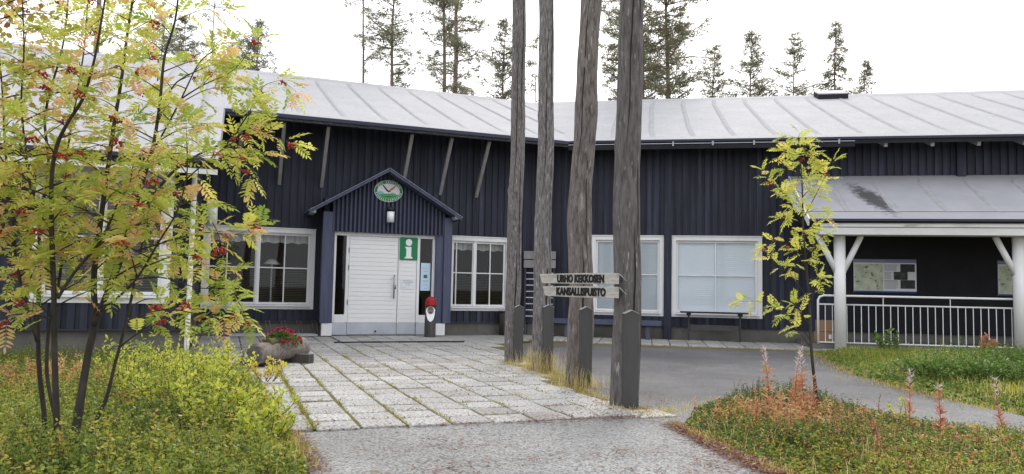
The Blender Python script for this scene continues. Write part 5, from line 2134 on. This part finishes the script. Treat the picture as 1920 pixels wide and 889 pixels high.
# branches reaching to the right
for pts, y0, y1, lf in (([(258, 470), (330, 448), (385, 436), (440, 440), (478, 424)], 4.95, 5.05, 0.2),
                        ([(330, 355), (372, 316), (425, 275), (480, 250), (545, 268)], 5.1, 5.2, 0.3),
                        ([(420, 278), (455, 230), (470, 205), (478, 180), (500, 158), (530, 150)], 5.15, 5.2, 0.12),
                        ([(430, 270), (455, 300), (470, 330)], 5.15, 5.1, 0.2),
                        ([(215, 530), (300, 520), (370, 540), (430, 545), (465, 600)], 4.9, 4.8, 0.18),
                        ([(240, 600), (310, 580), (380, 590), (440, 590)], 5.0, 4.7, 0.2),
                        ([(300, 350), (350, 380), (400, 420), (420, 480), (430, 520)], 4.9, 4.85, 0.2),
                        ([(225, 650), (280, 610), (330, 590)], 5.1, 5.2, 0.2),
                        ([(100, 500), (60, 470), (20, 440), (-30, 430)], 4.9, 5.0, 0.1),
                        ([(100, 600), (60, 590), (15, 600), (-20, 620)], 4.9, 4.7, 0.1),
                        ([(95, 430), (60, 380), (10, 340), (-30, 330)], 4.8, 4.6, 0.1),
                        ([(340, 185), (380, 160), (440, 130), (480, 75)], 5.0, 5.1, 0.35)):
    T_ = R1.twig(tr(pts, y0, y1, False), 0.006, lf, 0.042)
    R1.berries += [T_[-1] - V(0, 0, 0.03), T_[len(T_) * 2 // 3] - V(0, 0.03, 0.03)]
    # short side shoots fill these sprays out
    for k in range(4, len(T_) - 1, 5):
        p = T_[k]
        o = V(R1.r.uniform(-1, 1), R1.r.uniform(-.8, .8), R1.r.uniform(-.3, .7)).normalized()
        R1.twig([p, p + o * 0.09, p + o * 0.17 + V(0, 0, -0.01)], 0.003, 0.4, 0.05)
for px, py, Y in ((395, 250, 4.9), (440, 262, 5.1), (455, 300, 5.05), (380, 245, 5.0), (410, 295, 5.0), (335, 465, 4.8), (285, 345, 4.75), (215, 225, 4.9), (222, 128, 4.9), (390, 140, 5.0), (170, 235, 4.8), (115, 295, 4.7),
                   (60, 265, 4.8), (78, 143, 5.0), (58, 160, 4.9), (292, 580, 4.7), (305, 570, 4.75), (12, 135, 4.8), (40, 400, 4.7), (150, 290, 4.7), (370, 480, 4.85), (395, 450, 4.9), (478, 415, 5.05), (350, 575, 4.75)):
    R1.berries.append(at(px, py, Y))
R1.finish(rw, O1)
R1.r.shuffle(R1.berries)
add_berries(rw, R1.berries[:95], O1, R1.r)

# slender young rowan on the island
b = at(1535, 778, 7.62)
O2 = (b.x, b.y, 0.0)
yr_ = thing('young_rowan', O2, 'slender young rowan sapling with a single stem on the island bed', 'tree')
R2 = Rowan(9, 0.135)
Ys = 7.62
main = [at(px, py, Ys + dy) for px, py, dy in ((1537, 790, 0), (1528, 720, 0), (1521, 650, 0), (1517, 560, 0.03), (1510, 480, 0.02), (1506, 420, 0), (1504, 350, 0), (1501, 300, .02), (1497, 258, .02))]
main[0].z = 0.02
P = smooth_path(main, 5)
R2.wood.tube(P, [0.019 - 0.0155 * (i / (len(P) - 1)) for i in range(len(P))], 8)
for pts, dy, lf in (([(1521, 640), (1490, 600), (1450, 575), (1420, 565), (1388, 566)], -0.15, 0.22),
                    ([(1520, 650), (1495, 620), (1480, 600), (1465, 580)], 0.2, 0.3),
                    ([(1516, 560), (1485, 520), (1462, 500), (1440, 475)], 0.12, 0.35),
                    ([(1512, 500), (1480, 460), (1455, 452), (1432, 462)], -0.1, 0.35),
                    ([(1506, 420), (1475, 370), (1450, 345), (1432, 322)], 0.1, 0.3),
                    ([(1506, 410), (1530, 365), (1545, 335), (1562, 305)], -0.12, 0.4),
                    ([(1508, 450), (1530, 420), (1552, 405)], 0.2, 0.4),
                    ([(1510, 480), (1535, 450), (1548, 440)], -0.2, 0.4),
                    ([(1503, 340), (1478, 305), (1470, 285)], 0.1, 0.4),
                    ([(1504, 370), (1530, 345), (1545, 345)], 0.2, 0.3),
                    ([(1517, 570), (1535, 530), (1540, 520)], 0.2, 0.4),
                    ([(1500, 300), (1520, 285), (1530, 295)], -0.1, 0.3),
                    ([(1505, 400), (1490, 380), (1480, 395)], -0.2, 0.3),
                    ([(1519, 610), (1500, 585), (1490, 570)], -0.1, 0.3),
                    ([(1497, 262), (1500, 250), (1510, 255)], 0, 0.1)):
    pp3 = [at(px, py, Ys + dy * (i / (len(pts) - 1))) for i, (px, py) in enumerate(pts)]
    T_ = R2.twig(pp3, 0.0045, lf, 0.040, var=0.45)
for px, py in ((1478, 466), (1550, 330), (1432, 470), (1445, 345), (1505, 300)):
    R2.berries.append(at(px, py, Ys))
for k in range(26):
    q = P[int(len(P) * (0.42 + 0.57 * k / 26))]
    a = 2.4 * k
    l = R2.r.uniform(0.08, 0.2)
    R2.twig([q, q + V(cos(a), sin(a), 0.5) * l * .5, q + V(cos(a), sin(a), 0.35) * l], 0.003, 0.3, 0.05, var=0.45)
R2.finish(yr_, O2)
add_berries(yr_, R2.berries, O2, R2.r)

# ---- round leaved trees and shrubs
BIRCH = leaf_mat('birch_leaf', [(0.0, (0.26, 0.26, 0.05)), (0.5, (0.50, 0.40, 0.08)), (0.8, (0.55, 0.34, 0.11)), (1.0, (0.30, 0.16, 0.07))], 0.5)
WILLOW = leaf_mat('willow_leaf', [(0.0, (0.22, 0.32, 0.05)), (0.5, (0.56, 0.63, 0.09)), (0.85, (0.70, 0.65, 0.13)), (1.0, (0.74, 0.52, 0.14))], 0.5)


def shrub(name, loc, label, cat, seed, stems, h, spread, leaf, ratio, m, dens=0.03, var=(0.4, 0.2), stem_r=0.006, group=None, start=0.25, stem_mat=None):
    t = thing(name, loc, label, cat, group)
    rr = random.Random(seed)
    rg_ = np.random.default_rng(seed)
    w = MB()
    Pp, Dd = [], []
    for k in range(stems):
        a = rr.uniform(0, 6.28)
        r_ = spread * sqrt(rr.random())
        hh = h * rr.uniform(0.6, 1.05) * (1 - 0.3 * r_ / max(spread, .01))
        b0 = V(loc[0] + cos(a) * r_ * 0.45, loc[1] + sin(a) * r_ * 0.45, loc[2])
        tp = V(loc[0] + cos(a) * r_ * 1.15, loc[1] + sin(a) * r_ * 1.15, loc[2] + hh)
        md = (b0 + tp) / 2 + V(rr.uniform(-.05, .05), rr.uniform(-.05, .05), 0)
        path = smooth_path([b0, md, tp], 5)
        w.tube(path, [stem_r * (1 - .75 * i / (len(path) - 1)) for i in range(len(path))], 5)
        subs = [path]
        for j in range(3, len(path) - 1, 2):
            o = V(rr.uniform(-1, 1), rr.uniform(-1, 1), rr.uniform(0.3, 1.2)).normalized()
            q0 = path[j]
            sp_ = [q0, q0 + o * hh * 0.12, q0 + o * hh * 0.22]
            w.tube(sp_, [stem_r * .5, stem_r * .35, stem_r * .2], 4)
            subs.append(smooth_path(sp_, 3))
        for sbp in subs:
            for i in range(len(sbp) - 1):
                if sbp is path and i / len(sbp) < start:
                    continue
                a_, b_ = sbp[i], sbp[i + 1]
                nn = max(1, int((b_ - a_).length / dens))
                for _ in range(nn):
                    f = rr.random()
                    Pp.append(tuple(a_ + (b_ - a_) * f))
                    dd = (b_ - a_).normalized() * 0.5 + V(rr.uniform(-1, 1), rr.uniform(-1, 1), rr.uniform(-.3, .7))
                    Dd.append(tuple(dd))
    n = len(Pp)
    build('stems', w, stem_mat or STEM, t, loc, smooth=True)
    fo = Foliage()
    L = leaf * rg_.uniform(.65, 1.2, n)
    fo.leaves(np.array(Pp), np.array(Dd), rand_dir(n, 0.3, 1.5, rg_), L, L * ratio, np.clip(rg_.normal(var[0], var[1], n), 0, 1))
    link('foliage', fo.mesh('foliage', loc), m, t)
    return t


for i, (px, py, Y, h, sp, st, vv, lb) in enumerate((
        (330, 770, 6.6, 0.62, 0.48, 34, .45, 'yellow green willow shrub in the middle of the left bed'),
        (405, 742, 7.4, 0.62, 0.42, 30, .55, 'bright willow shrub nearest the log planter'),
        (255, 745, 7.4, 0.66, 0.42, 24, .50, 'willow shrub close behind the rowan stems'),
        (462, 795, 6.2, 0.34, 0.34, 26, .55, 'low yellowish shrub spilling over the edge of the paving'),
        (390, 815, 5.9, 0.48, 0.36, 26, .5, 'low green shrub in front of the willows in the left bed'),
        (345, 715, 8.6, 0.60, 0.5, 24, .6, 'hindmost willow shrub, in front of the wing plinth corner'),
        (500, 840, 5.6, 0.30, 0.25, 22, .5, 'small shrub at the front corner of the left bed beside the asphalt'),
        (500, 722, 9.0, 0.30, 0.20, 12, .88, 'small orange tinged shrub at the near end of the log planter'))):
    p = at(px, py, Y)
    shrub('willow_shrub', (p.x, p.y, 0.05), lb, 'shrub', 100 + i, st, h, sp, 0.046, 0.42, WILLOW, 0.022, (vv, .2), 0.005, 'shrubs in the left bed')

# round leaved young tree at the far left edge, its trunk just outside the picture
b = V(-3.75, 4.75, 0)
t = thing('aspen_tree', tuple(b), 'young tree with brownish yellow round leaves reaching in at the upper left edge', 'tree')
w = MB()
rr = random.Random(17)
tp = smooth_path([b, b + V(0.05, 0.05, 1.2), b + V(0.02, 0.1, 2.4), b + V(0.1, 0.1, 3.6)], 6)
w.tube(tp, [0.035 - 0.028 * i / (len(tp) - 1) for i in range(len(tp))], 9)
Pp, Dd = [], []
for k in range(34):
    z = 1.1 + 2.2 * k / 34
    a = rr.uniform(-1.2, 1.2) if k % 2 else rr.uniform(0, 6.28)
    l = rr.uniform(0.5, 1.05) * (1.15 - 0.2 * z / 3)
    s0 = b + V(0.04, 0.08, z)
    pth = smooth_path([s0, s0 + V(cos(a) * l * .5, sin(a) * l * .5, l * .3), s0 + V(cos(a) * l, sin(a) * l, l * .38)], 6)
    w.tube(pth, [0.008 * (1 - .8 * i / (len(pth) - 1)) for i in range(len(pth))], 5)
    for i in range(3, len(pth) - 1):
        for _ in range(5):
            q0 = pth[i] + V(rr.gauss(0, .05), rr.gauss(0, .05), rr.gauss(-0.02, .045))
            Pp.append(tuple(q0)); Dd.append((rr.uniform(-1, 1), rr.uniform(-1, 1), rr.uniform(-1, .2)))
build('trunk', w, TRUNK_ROWAN, t, tuple(b), smooth=True)  # trunk mesh also holds the branch tubes
n = len(Pp)
rg_ = np.random.default_rng(3)
fo = Foliage()
L = 0.042 * rg_.uniform(.7, 1.25, n)
fo.leaves(np.array(Pp), np.array(Dd), rand_dir(n, -0.4, 1.0, rg_), L, L * 0.85, np.clip(rg_.normal(.5, .27, n), 0, 1))
link('crown', fo.mesh('crown', tuple(b)), BIRCH, t)

# ---- fireweed and other single plants on the island
FIRE = leaf_mat('fireweed_leaf', [(0.0, (0.70, 0.58, 0.36)), (0.15, (0.60, 0.44, 0.12)), (0.35, (0.64, 0.38, 0.19)), (0.7, (0.58, 0.27, 0.19)), (1.0, (0.44, 0.13, 0.12))], 0.48)
FLUFF = leaf_mat('seed_fluff', [(0.0, (0.62, 0.46, 0.42)), (1.0, (0.84, 0.76, 0.74))], 0.4)


def herbs(name, spots, seed, label):
    rg_ = np.random.default_rng(seed)
    fo = Foliage()
    for (px, py, Y, sx, sy, n, h, leaf) in spots:
        c_ = at(px, py, Y)
        x, y = rg_.normal(c_.x, sx, n), rg_.normal(c_.y, sy, n)
        base_ = np.stack([x, y, np.full(n, 0.06)], 1)
        ln_ = rand_dir(n, 1.1, 1.5, rg_)
        hh = h * rg_.uniform(.4, 1.1, n)
        v0 = rg_.uniform(0.0, 0.75, n)
        for k in range(18):
            f = rg_.uniform(.2, 1, n)
            fo.leaves(base_ + ln_ * (hh * f)[:, None], rand_dir(n, 0.0, 1.0, rg_), rand_dir(n, .4, 1.5, rg_), leaf * rg_.uniform(.6, 1.2, n), leaf * 0.24 * rg_.uniform(.8, 1.2, n), np.clip(v0 + rg_.normal(0, .1, n), 0, 1))
        S = np.tile([0.0018, 0, 0], (n, 1))
        T = base_ + ln_ * hh[:, None]
        fo.add(np.stack([base_ - S, base_ + S, T + S * .5, T - S * .5], 1).reshape(-1, 3), np.arange(n * 4).reshape(-1, 4), np.full(n, .9))
    kind(link(name, fo.mesh(name), FIRE), 'stuff')['label'] = label


herbs('rusty_herbs', ((1480, 815, 6.7, .24, .20, 48, .27, .05), (1540, 830, 6.35, .26, .18, 42, .24, .045), (1640, 850, 6.0, .35, .2, 30, .16, .045), (1790, 860, 5.8, .35, .2, 26, .16, .045), (1400, 800, 6.9, .15, .12, 16, .2, .045), (1880, 880, 5.6, .3, .2, 30, .18, .05),
                      (40, 730, 8.2, .6, .35, 90, .32, .05), (190, 720, 8.0, .3, .3, 25, .3, .05), (200, 850, 5.5, .5, .3, 12, .15, .04)), 71, 'rust and cream coloured withering herbs among the berry shrubs')


def fireweed(px, py, Y, h, seed, label, fluff=0.3, var=0.5, bushy=1.0):
    p = at(px, py, Y)
    loc = (p.x, p.y, 0.08)
    t = thing('fireweed_plant', loc, label, 'wild plant', 'fireweed on the island bed')
    rr = random.Random(seed)
    rg_ = np.random.default_rng(seed)
    top = V(loc[0] + rr.uniform(-.06, .06), loc[1] + rr.uniform(-.05, .05), loc[2] + h)
    pth = smooth_path([V(*loc), (V(*loc) + top) / 2 + V(rr.uniform(-.03, .03), 0, 0), top], 10)
    w = MB()
    w.tube(pth, [0.0042 * (1 - .7 * i / 20) for i in range(len(pth))], 5)
    build('stem', w, mat('fireweed_stem', (0.26, 0.06, 0.05), 0.7), t, loc, smooth=True)
    n = int(70 * bushy)
    f = rg_.uniform(0.1, 1 - fluff * .9, n)
    P = np.array([tuple(pth[min(19, int(q * 20))].lerp(pth[min(20, int(q * 20) + 1)], q * 20 % 1)) for q in f])
    D = rand_dir(n, 0.15, 0.9, rg_)
    L = h * 0.17 * rg_.uniform(.6, 1.1, n) * (1.15 - f * .7) * (1 if bushy <= 1 else 1.1)
    fo = Foliage()
    fo.leaves(P, D, rand_dir(n, 0.6, 1.5, rg_), L, L * 0.2, np.clip(rg_.normal(var, .16, n), 0, 1))
    link('leaves', fo.mesh('leaves', loc), FIRE, t)
    if fluff > 0:
        n = int(100 * fluff) + 12
        f = rg_.uniform(1 - fluff, 1.0, n)
        P = np.array([tuple(pth[min(19, int(q * 20))].lerp(pth[min(20, int(q * 20) + 1)], q * 20 % 1)) for q in f])
        fo = Foliage()
        L = h * 0.10 * rg_.uniform(.5, 1.2, n)
        fo.leaves(P, rand_dir(n, 0.2, 1.1, rg_), rand_dir(n, -.5, 1.5, rg_), L, np.full(n, 0.0045), rg_.uniform(0, 1, n))
        link('seed_heads', fo.mesh('seed_heads', loc), FLUFF, t)


for i, a in enumerate((
        (1443, 800, 6.95, 0.62, 1, 'orange fireweed with bare pinkish tip leaning left, leftmost tall stalk on the island', 0.28, 0.4, 1.3),
        (1493, 808, 6.75, 0.60, 2, 'fireweed with dense white seed fluff left of the young rowan', 0.42, 0.5, 1.2),
        (1510, 800, 6.85, 0.66, 3, 'tallest fluffy fireweed just left of the young rowan stem', 0.40, 0.55, 1.2),
        (1530, 812, 6.6, 0.42, 4, 'coral red fireweed in front of the young rowan stem', 0.0, 0.6, 1.3),
        (1415, 825, 6.5, 0.30, 5, 'short rust red bushy fireweed at the left of the island', 0.0, 0.55, 1.6),
        (1705, 840, 6.15, 0.52, 6, 'fireweed with pale tip beside the leafy birch seedling', 0.3, 0.6, 1.0),
        (1762, 850, 5.9, 0.44, 7, 'broad coral pink fireweed in the right part of the island', 0.12, 0.78, 1.8),
        (1885, 840, 6.2, 0.46, 8, 'slim fireweed standing against the road at the right edge', 0.35, 0.7, 0.9),
        (1652, 808, 6.9, 0.24, 9, 'short dark red fireweed tips by the road', 0.0, 0.9, 0.8),
        (1480, 850, 5.9, 0.26, 10, 'low orange fireweed at the front of the island', 0.0, 0.45, 1.5),
        (1640, 885, 5.35, 0.26, 11, 'low pinkish red fireweed at the bottom edge of the picture', 0.0, 0.75, 1.6),
        (1570, 870, 5.6, 0.24, 12, 'low reddish fireweed near the bottom in the middle of the island', 0.0, 0.7, 1.4))):
    fireweed(*a)
p = at(1690, 838, 6.3)
shrub('birch_seedling', (p.x, p.y, 0.08), 'small birch seedling with dark stem and yellow green leaves on the island', 'sapling', 140, 3, 0.44, 0.10, 0.03, 0.8, WILLOW, 0.03, (.5, .2), 0.0045, start=0.4)
p = at(1850, 665, 14.9)
shrub('red_leaved_shrub', (p.x, p.y, 0.05), 'small shrub with orange red leaves in front of the railing', 'shrub', 141, 7, 0.42, 0.16, 0.10, 0.45, FIRE, 0.06, (.62, .12), 0.006)
p = at(1665, 668, 14.9)
shrub('green_railing_shrub', (p.x, p.y, 0.05), 'leafy green weeds growing up against the railing', 'shrub', 142, 10, 0.5, 0.3, 0.07, 0.5, GREEN_BANK, 0.05, (.45, .2), 0.006)
p = at(1075, 690, 10.9)
shrub('red_willowherb', (p.x, p.y, 0.02), 'red twiggy weed between the second and third log poles', 'wild plant', 143, 6, 0.34, 0.16, 0.035, 0.3, FIRE, 0.03, (.9, .1), 0.003)

for i, (px, py, Y, h, sp, lb) in enumerate(((1745, 715, 10.4, 0.36, 0.40, 'left hand dark green shrub mound on the bank by the road'),
                                            (1815, 725, 9.9, 0.44, 0.48, 'middle and tallest dark green shrub mound on the bank by the road'),
                                            (1895, 730, 9.7, 0.42, 0.48, 'dark green shrub mound on the bank at the right edge of the picture'),
                                            (1880, 690, 12.2, 0.36, 0.5, 'green shrub mound higher on the bank near the right hand column'))):
    p = at(px, py, Y)
    shrub('dwarf_shrub', (p.x, p.y, 0.05), lb, 'shrub', 160 + i, 75, h, sp, 0.042, 0.5, GREEN_BANK, 0.02, (.30, .16), 0.004, 'shrub mounds on the bank', 0.1)

# red flowers in the log planter
c = Pn + ax * 0.55
loc = (c.x, c.y, 0.32)
t = thing('chrysanthemum', loc, 'mound of crimson chrysanthemums growing in the log planter', 'flowers')
rg_ = np.random.default_rng(8)
n = 620
d = rand_dir(n, -0.15, 1.5, rg_)
P = np.array(loc) + d * np.array([0.26, 0.2, 0.17]) * rg_.uniform(.5, 1, (n, 1))
fo = Foliage()
fo.leaves(P, d + rg_.normal(0, .5, (n, 3)), rand_dir(n, 0, 1.5, rg_), 0.05 * rg_.uniform(.7, 1.2, n), np.full(n, 0.026), np.clip(rg_.normal(.15, .15, n), 0, 1))
link('foliage', fo.mesh('foliage', loc), GREEN_BANK, t)
PETAL = leaf_mat('crimson_petal', [(0, (0.25, 0.006, 0.035)), (0.6, (0.38, 0.015, 0.06)), (1, (0.55, 0.12, 0.18))], 0.3)
fo = Foliage()
for k in range(14):
    a = 2 * pi * k / 14
    el = 0.25 if k % 2 else 0.8
    d0 = np.array([[cos(a), sin(a), el]])
    fo.leaves(np.zeros((1, 3)), d0, np.array([[0, 0, 1.0]]), np.array([0.027]), np.array([0.015]), np.array([0.2 + 0.6 * rg_.uniform()]))
bl_me = fo.mesh('flower_head')
bl_me.materials.append(PETAL)
n = 98
d = rand_dir(n, -0.05, 1.5, rg_)
for k in range(n):
    o = bpy.data.objects.new('flower_head', bl_me)
    COL.objects.link(o)
    o.parent = t
    dk = Vector(d[k])
    o.location = (dk.x * 0.29, dk.y * 0.22, dk.z * 0.225)
    o.rotation_euler = dk.to_track_quat('Z', 'Y').to_euler()
    sc_ = rg_.uniform(.8, 1.15)
    o.scale = (sc_, sc_, sc_)

# ================================================================== pines and spruces behind the building
NEEDLE = leaf_mat('pine_needles', [(0.0, (0.15, 0.165, 0.11)), (0.5, (0.21, 0.22, 0.145)), (0.85, (0.30, 0.27, 0.16)), (1.0, (0.36, 0.25, 0.19))], 0.6)


def conifer(name, px, Y, top_px, hw_px, label, seed, trunk_r=0.16, style='pine', density=1.0, low_px=190, brown=0.0, cat='tree'):
    base = at(px, 400, Y)
    loc = (base.x, base.y, 0.0)
    t = thing(name, loc, label, cat, 'conifers behind the building')
    rr = random.Random(seed)
    rg_ = np.random.default_rng(seed)
    ztop = at(px, top_px, Y).z
    zlow = at(px, low_px + 25, Y).z
    hw = hw_px * 1.12 * Y / FPX
    w = MB()
    N = 14
    lean = rr.uniform(-.25, .25)
    pth = [V(loc[0] + lean * (i / N - 0.45) + 0.05 * sin(i), loc[1], ztop * i / N) for i in range(N + 1)]
    w.tube(pth, [max(0.012, trunk_r * (1 - 0.93 * (i / N) ** 1.1)) for i in range(N + 1)], 8)
    def axis(z):
        f = min(max(z / ztop, 0), 1) * N
        i = min(int(f), N - 1)
        return pth[i].lerp(pth[i + 1], f - i)
    lw = MB()
    Pp, Dd, Vv = [], [], []
    z = zlow
    H_ = ztop - zlow
    while z < ztop - 0.1:
        f = (z - zlow) / H_
        for _ in range(rr.choice((3, 4, 5)) if style != 'thin' else rr.choice((1, 2))):
            a = rr.uniform(0, 6.28)
            if style == 'spruce':
                L = hw * (1 - f) ** 0.85 * rr.uniform(.75, 1.1) + 0.12
                rise = -0.35
            elif style == 'young':
                L = hw * min(1, (1 - f) * 1.5) * rr.uniform(.5, 1.1) + 0.12
                rise = 0.45
            else:
                L = hw * (0.55 + 0.6 * sin(min(1, (1 - f) * 1.1 + 0.12) * 2.4)) * rr.uniform(.35, 1.15) + 0.15
                rise = rr.uniform(-0.15, 0.5)
            if rr.random() > density * 1.15:
                continue
            c = axis(z)
            o = V(cos(a), sin(a), 0)
            e = c + o * L + V(0, 0, L * rise)
            m_ = c + o * L * .5 + V(0, 0, L * (rise * .3 - (0.06 if style == 'spruce' else -.05)))
            if style == 'spruce':
                e += V(0, 0, 0.1 * L)
            br = smooth_path([c, m_, e], 4)
            lw.tube(br, [0.028 * (L / 2 + .4) * (1 - .8 * i / (len(br) - 1)) for i in range(len(br))], 4)
            nt_ = max(4, int(L / 0.085))
            for k in range(nt_):
                ff = 0.25 + 0.75 * (k + rr.random()) / nt_
                q = br[min(len(br) - 1, int(ff * (len(br) - 1)))]
                sp = L * 0.26 * (1.1 - ff * .5)
                q = q + V(rr.gauss(0, sp * .6), rr.gauss(0, sp * .6), rr.gauss(0, sp * .38) - (0.12 if style == 'spruce' else 0))
                nn = int((11 if style in ('pine', 'thin') else 8) * rr.uniform(.5, 1.2))
                v = min(1, max(0, rr.gauss(.4, .2) + (brown if rr.random() < .35 else 0)))
                for _ in range(nn):
                    Pp.append(tuple(q + V(rr.gauss(0, .07), rr.gauss(0, .07), rr.gauss(0, .05))))
                    Dd.append((o.x + rr.gauss(0, .9), o.y + rr.gauss(0, .9), (0.3 if style != 'spruce' else -0.5) + rr.gauss(0, .7)))
                    Vv.append(v)
        z += rr.uniform(.28, .5) if style == 'pine' else rr.uniform(.4, .9) if style == 'thin' else rr.uniform(.16, .3)
    w.add(lw.v, lw.f)  # limbs joined into the trunk mesh, not fused to it
    build('trunk', w, TRUNK_PINE, t, loc, smooth=True)
    n = len(Pp)
    fo = Foliage()
    P, D = np.array(Pp), norm(np.array(Dd))
    S = norm(np.cross(D, rg_.normal(0, 1, (n, 3)))) * 0.020
    L = rg_.uniform(.12, .26, n)[:, None]
    v = np.stack([P - S, P + S, P + D * L], 1).reshape(-1, 3)
    fo.add(v, np.arange(n * 3).reshape(-1, 3), np.array(Vv))
    link('crown', fo.mesh('crown', loc), NEEDLE, t)


for a in (('pine_tree', 672, 38, -160, 38, 'thin bare trunked pine standing alone left of the other pines', 201, .12, 'thin', .8, 150),
          ('pine_tree', 725, 34, -90, 46, 'pine with broad low crown and reddish trunk above the porch roof', 202, .17, 'pine', .8, 150),
          ('pine_tree', 826, 36, -170, 46, 'left trunk of the close pair of tall pines', 203, .17, 'pine', .62, 165),
          ('pine_tree', 846, 33, -230, 46, 'right, thicker trunk of the close pair of tall pines', 204, .18, 'pine', .55, 165),
          ('pine_tree', 940, 30, 28, 40, 'bushy short pine just left of the leftmost log pole', 205, .12, 'young', 1.0, 190),
          ('pine_tree', 1005, 36, 55, 14, 'spindly small conifer seen between the first two log poles', 206, .07, 'thin', 1.0, 190),
          ('pine_tree', 1200, 30, -190, 66, 'large pine partly hidden behind the nearest log pole', 207, .19, 'pine', .95, 185, .25),
          ('pine_tree', 1250, 31.5, -140, 62, 'big brownish pine right of the nearest log pole', 208, .18, 'pine', .95, 185, .35),
          ('pine_tree', 1337, 33, 82, 32, 'small pine beside the big brownish pine', 209, .10, 'young', .8, 185, .2),
          ('pine_tree', 1410, 32, 58, 38, 'full bushy green conifer above the middle of the right roof', 210, .12, 'young', 1.0, 185),
          ('pine_tree', 1490, 34, 60, 36, 'open branched grey pine left of the roof hatch', 211, .10, 'young', .62, 185),
          ('spruce_tree', 1570, 31, 28, 30, 'tall narrow spruce rising behind the roof hatch', 212, .12, 'spruce', .95, 180),
          ('spruce_tree', 1627, 33, 106, 22, 'short spruce, last tree on the right of the row', 213, .09, 'spruce', 1.0, 180),
          ('pine_tree', 470, 33, 40, 42, 'bushy dark conifer above the roof just right of the rowan', 214, .12, 'young', 1.0, 130),
          ('pine_tree', 388, 36, -70, 24, 'slim pine rising above the roof behind the rowan', 215, .10, 'thin', 1.0, 110),
          ('pine_tree', 160, 28, -320, 60, 'pine with bright orange brown trunk behind the upper rowan leaves', 216, .20, 'pine', .45, -60, .1),
          ('pine_tree', 330, 31, 30, 34, 'second small conifer behind the roof and the rowan crown', 218, .10, 'young', .9, 115),
          ('pine_tree', 430, 36, 70, 30, 'low conifer tucked left of the bushy dark one above the roof', 219, .10, 'young', .9, 125),
          ('pine_tree', 1160, 33, -40, 40, 'pine filling the gap between the third and nearest log poles', 220, .15, 'pine', .9, 185, .2),
          ('pine_tree', 285, 35, 20, 45, 'grey green conifer glimpsed through the rowan crown', 217, .12, 'young', .8, 110)):
    conifer(*a)

# tall pines standing behind the viewpoint: the windows mirror them
src = [o for o in bpy.data.objects if o.name.startswith('pine_tree') and o.parent is None]
rr = random.Random(5)
for i, (x, y) in enumerate(((-16, -9), (-11, -14), (-7.5, -10), (-4.5, -15), (-1.5, -12), (2, -15), (5.5, -11), (9, -14), (13, -10), (-20, -14), (18, -15))):
    s0 = src[(1, 3, 6, 7)[i % 4]]
    r_ = s0.copy()
    COL.objects.link(r_)
    r_.location = (x, y, 0)
    r_.rotation_euler = (0, 0, rr.uniform(0, 6))
    k = rr.uniform(.75, .95)
    r_.scale = (k * 1.5, k * 1.5, k)
    r_['label'] = 'tall pine of the forest edge facing the building, mirrored in the windows'
    r_['group'] = 'forest edge facing the building'
    for ch in s0.children:
        c_ = ch.copy()
        COL.objects.link(c_)
        c_.parent = r_
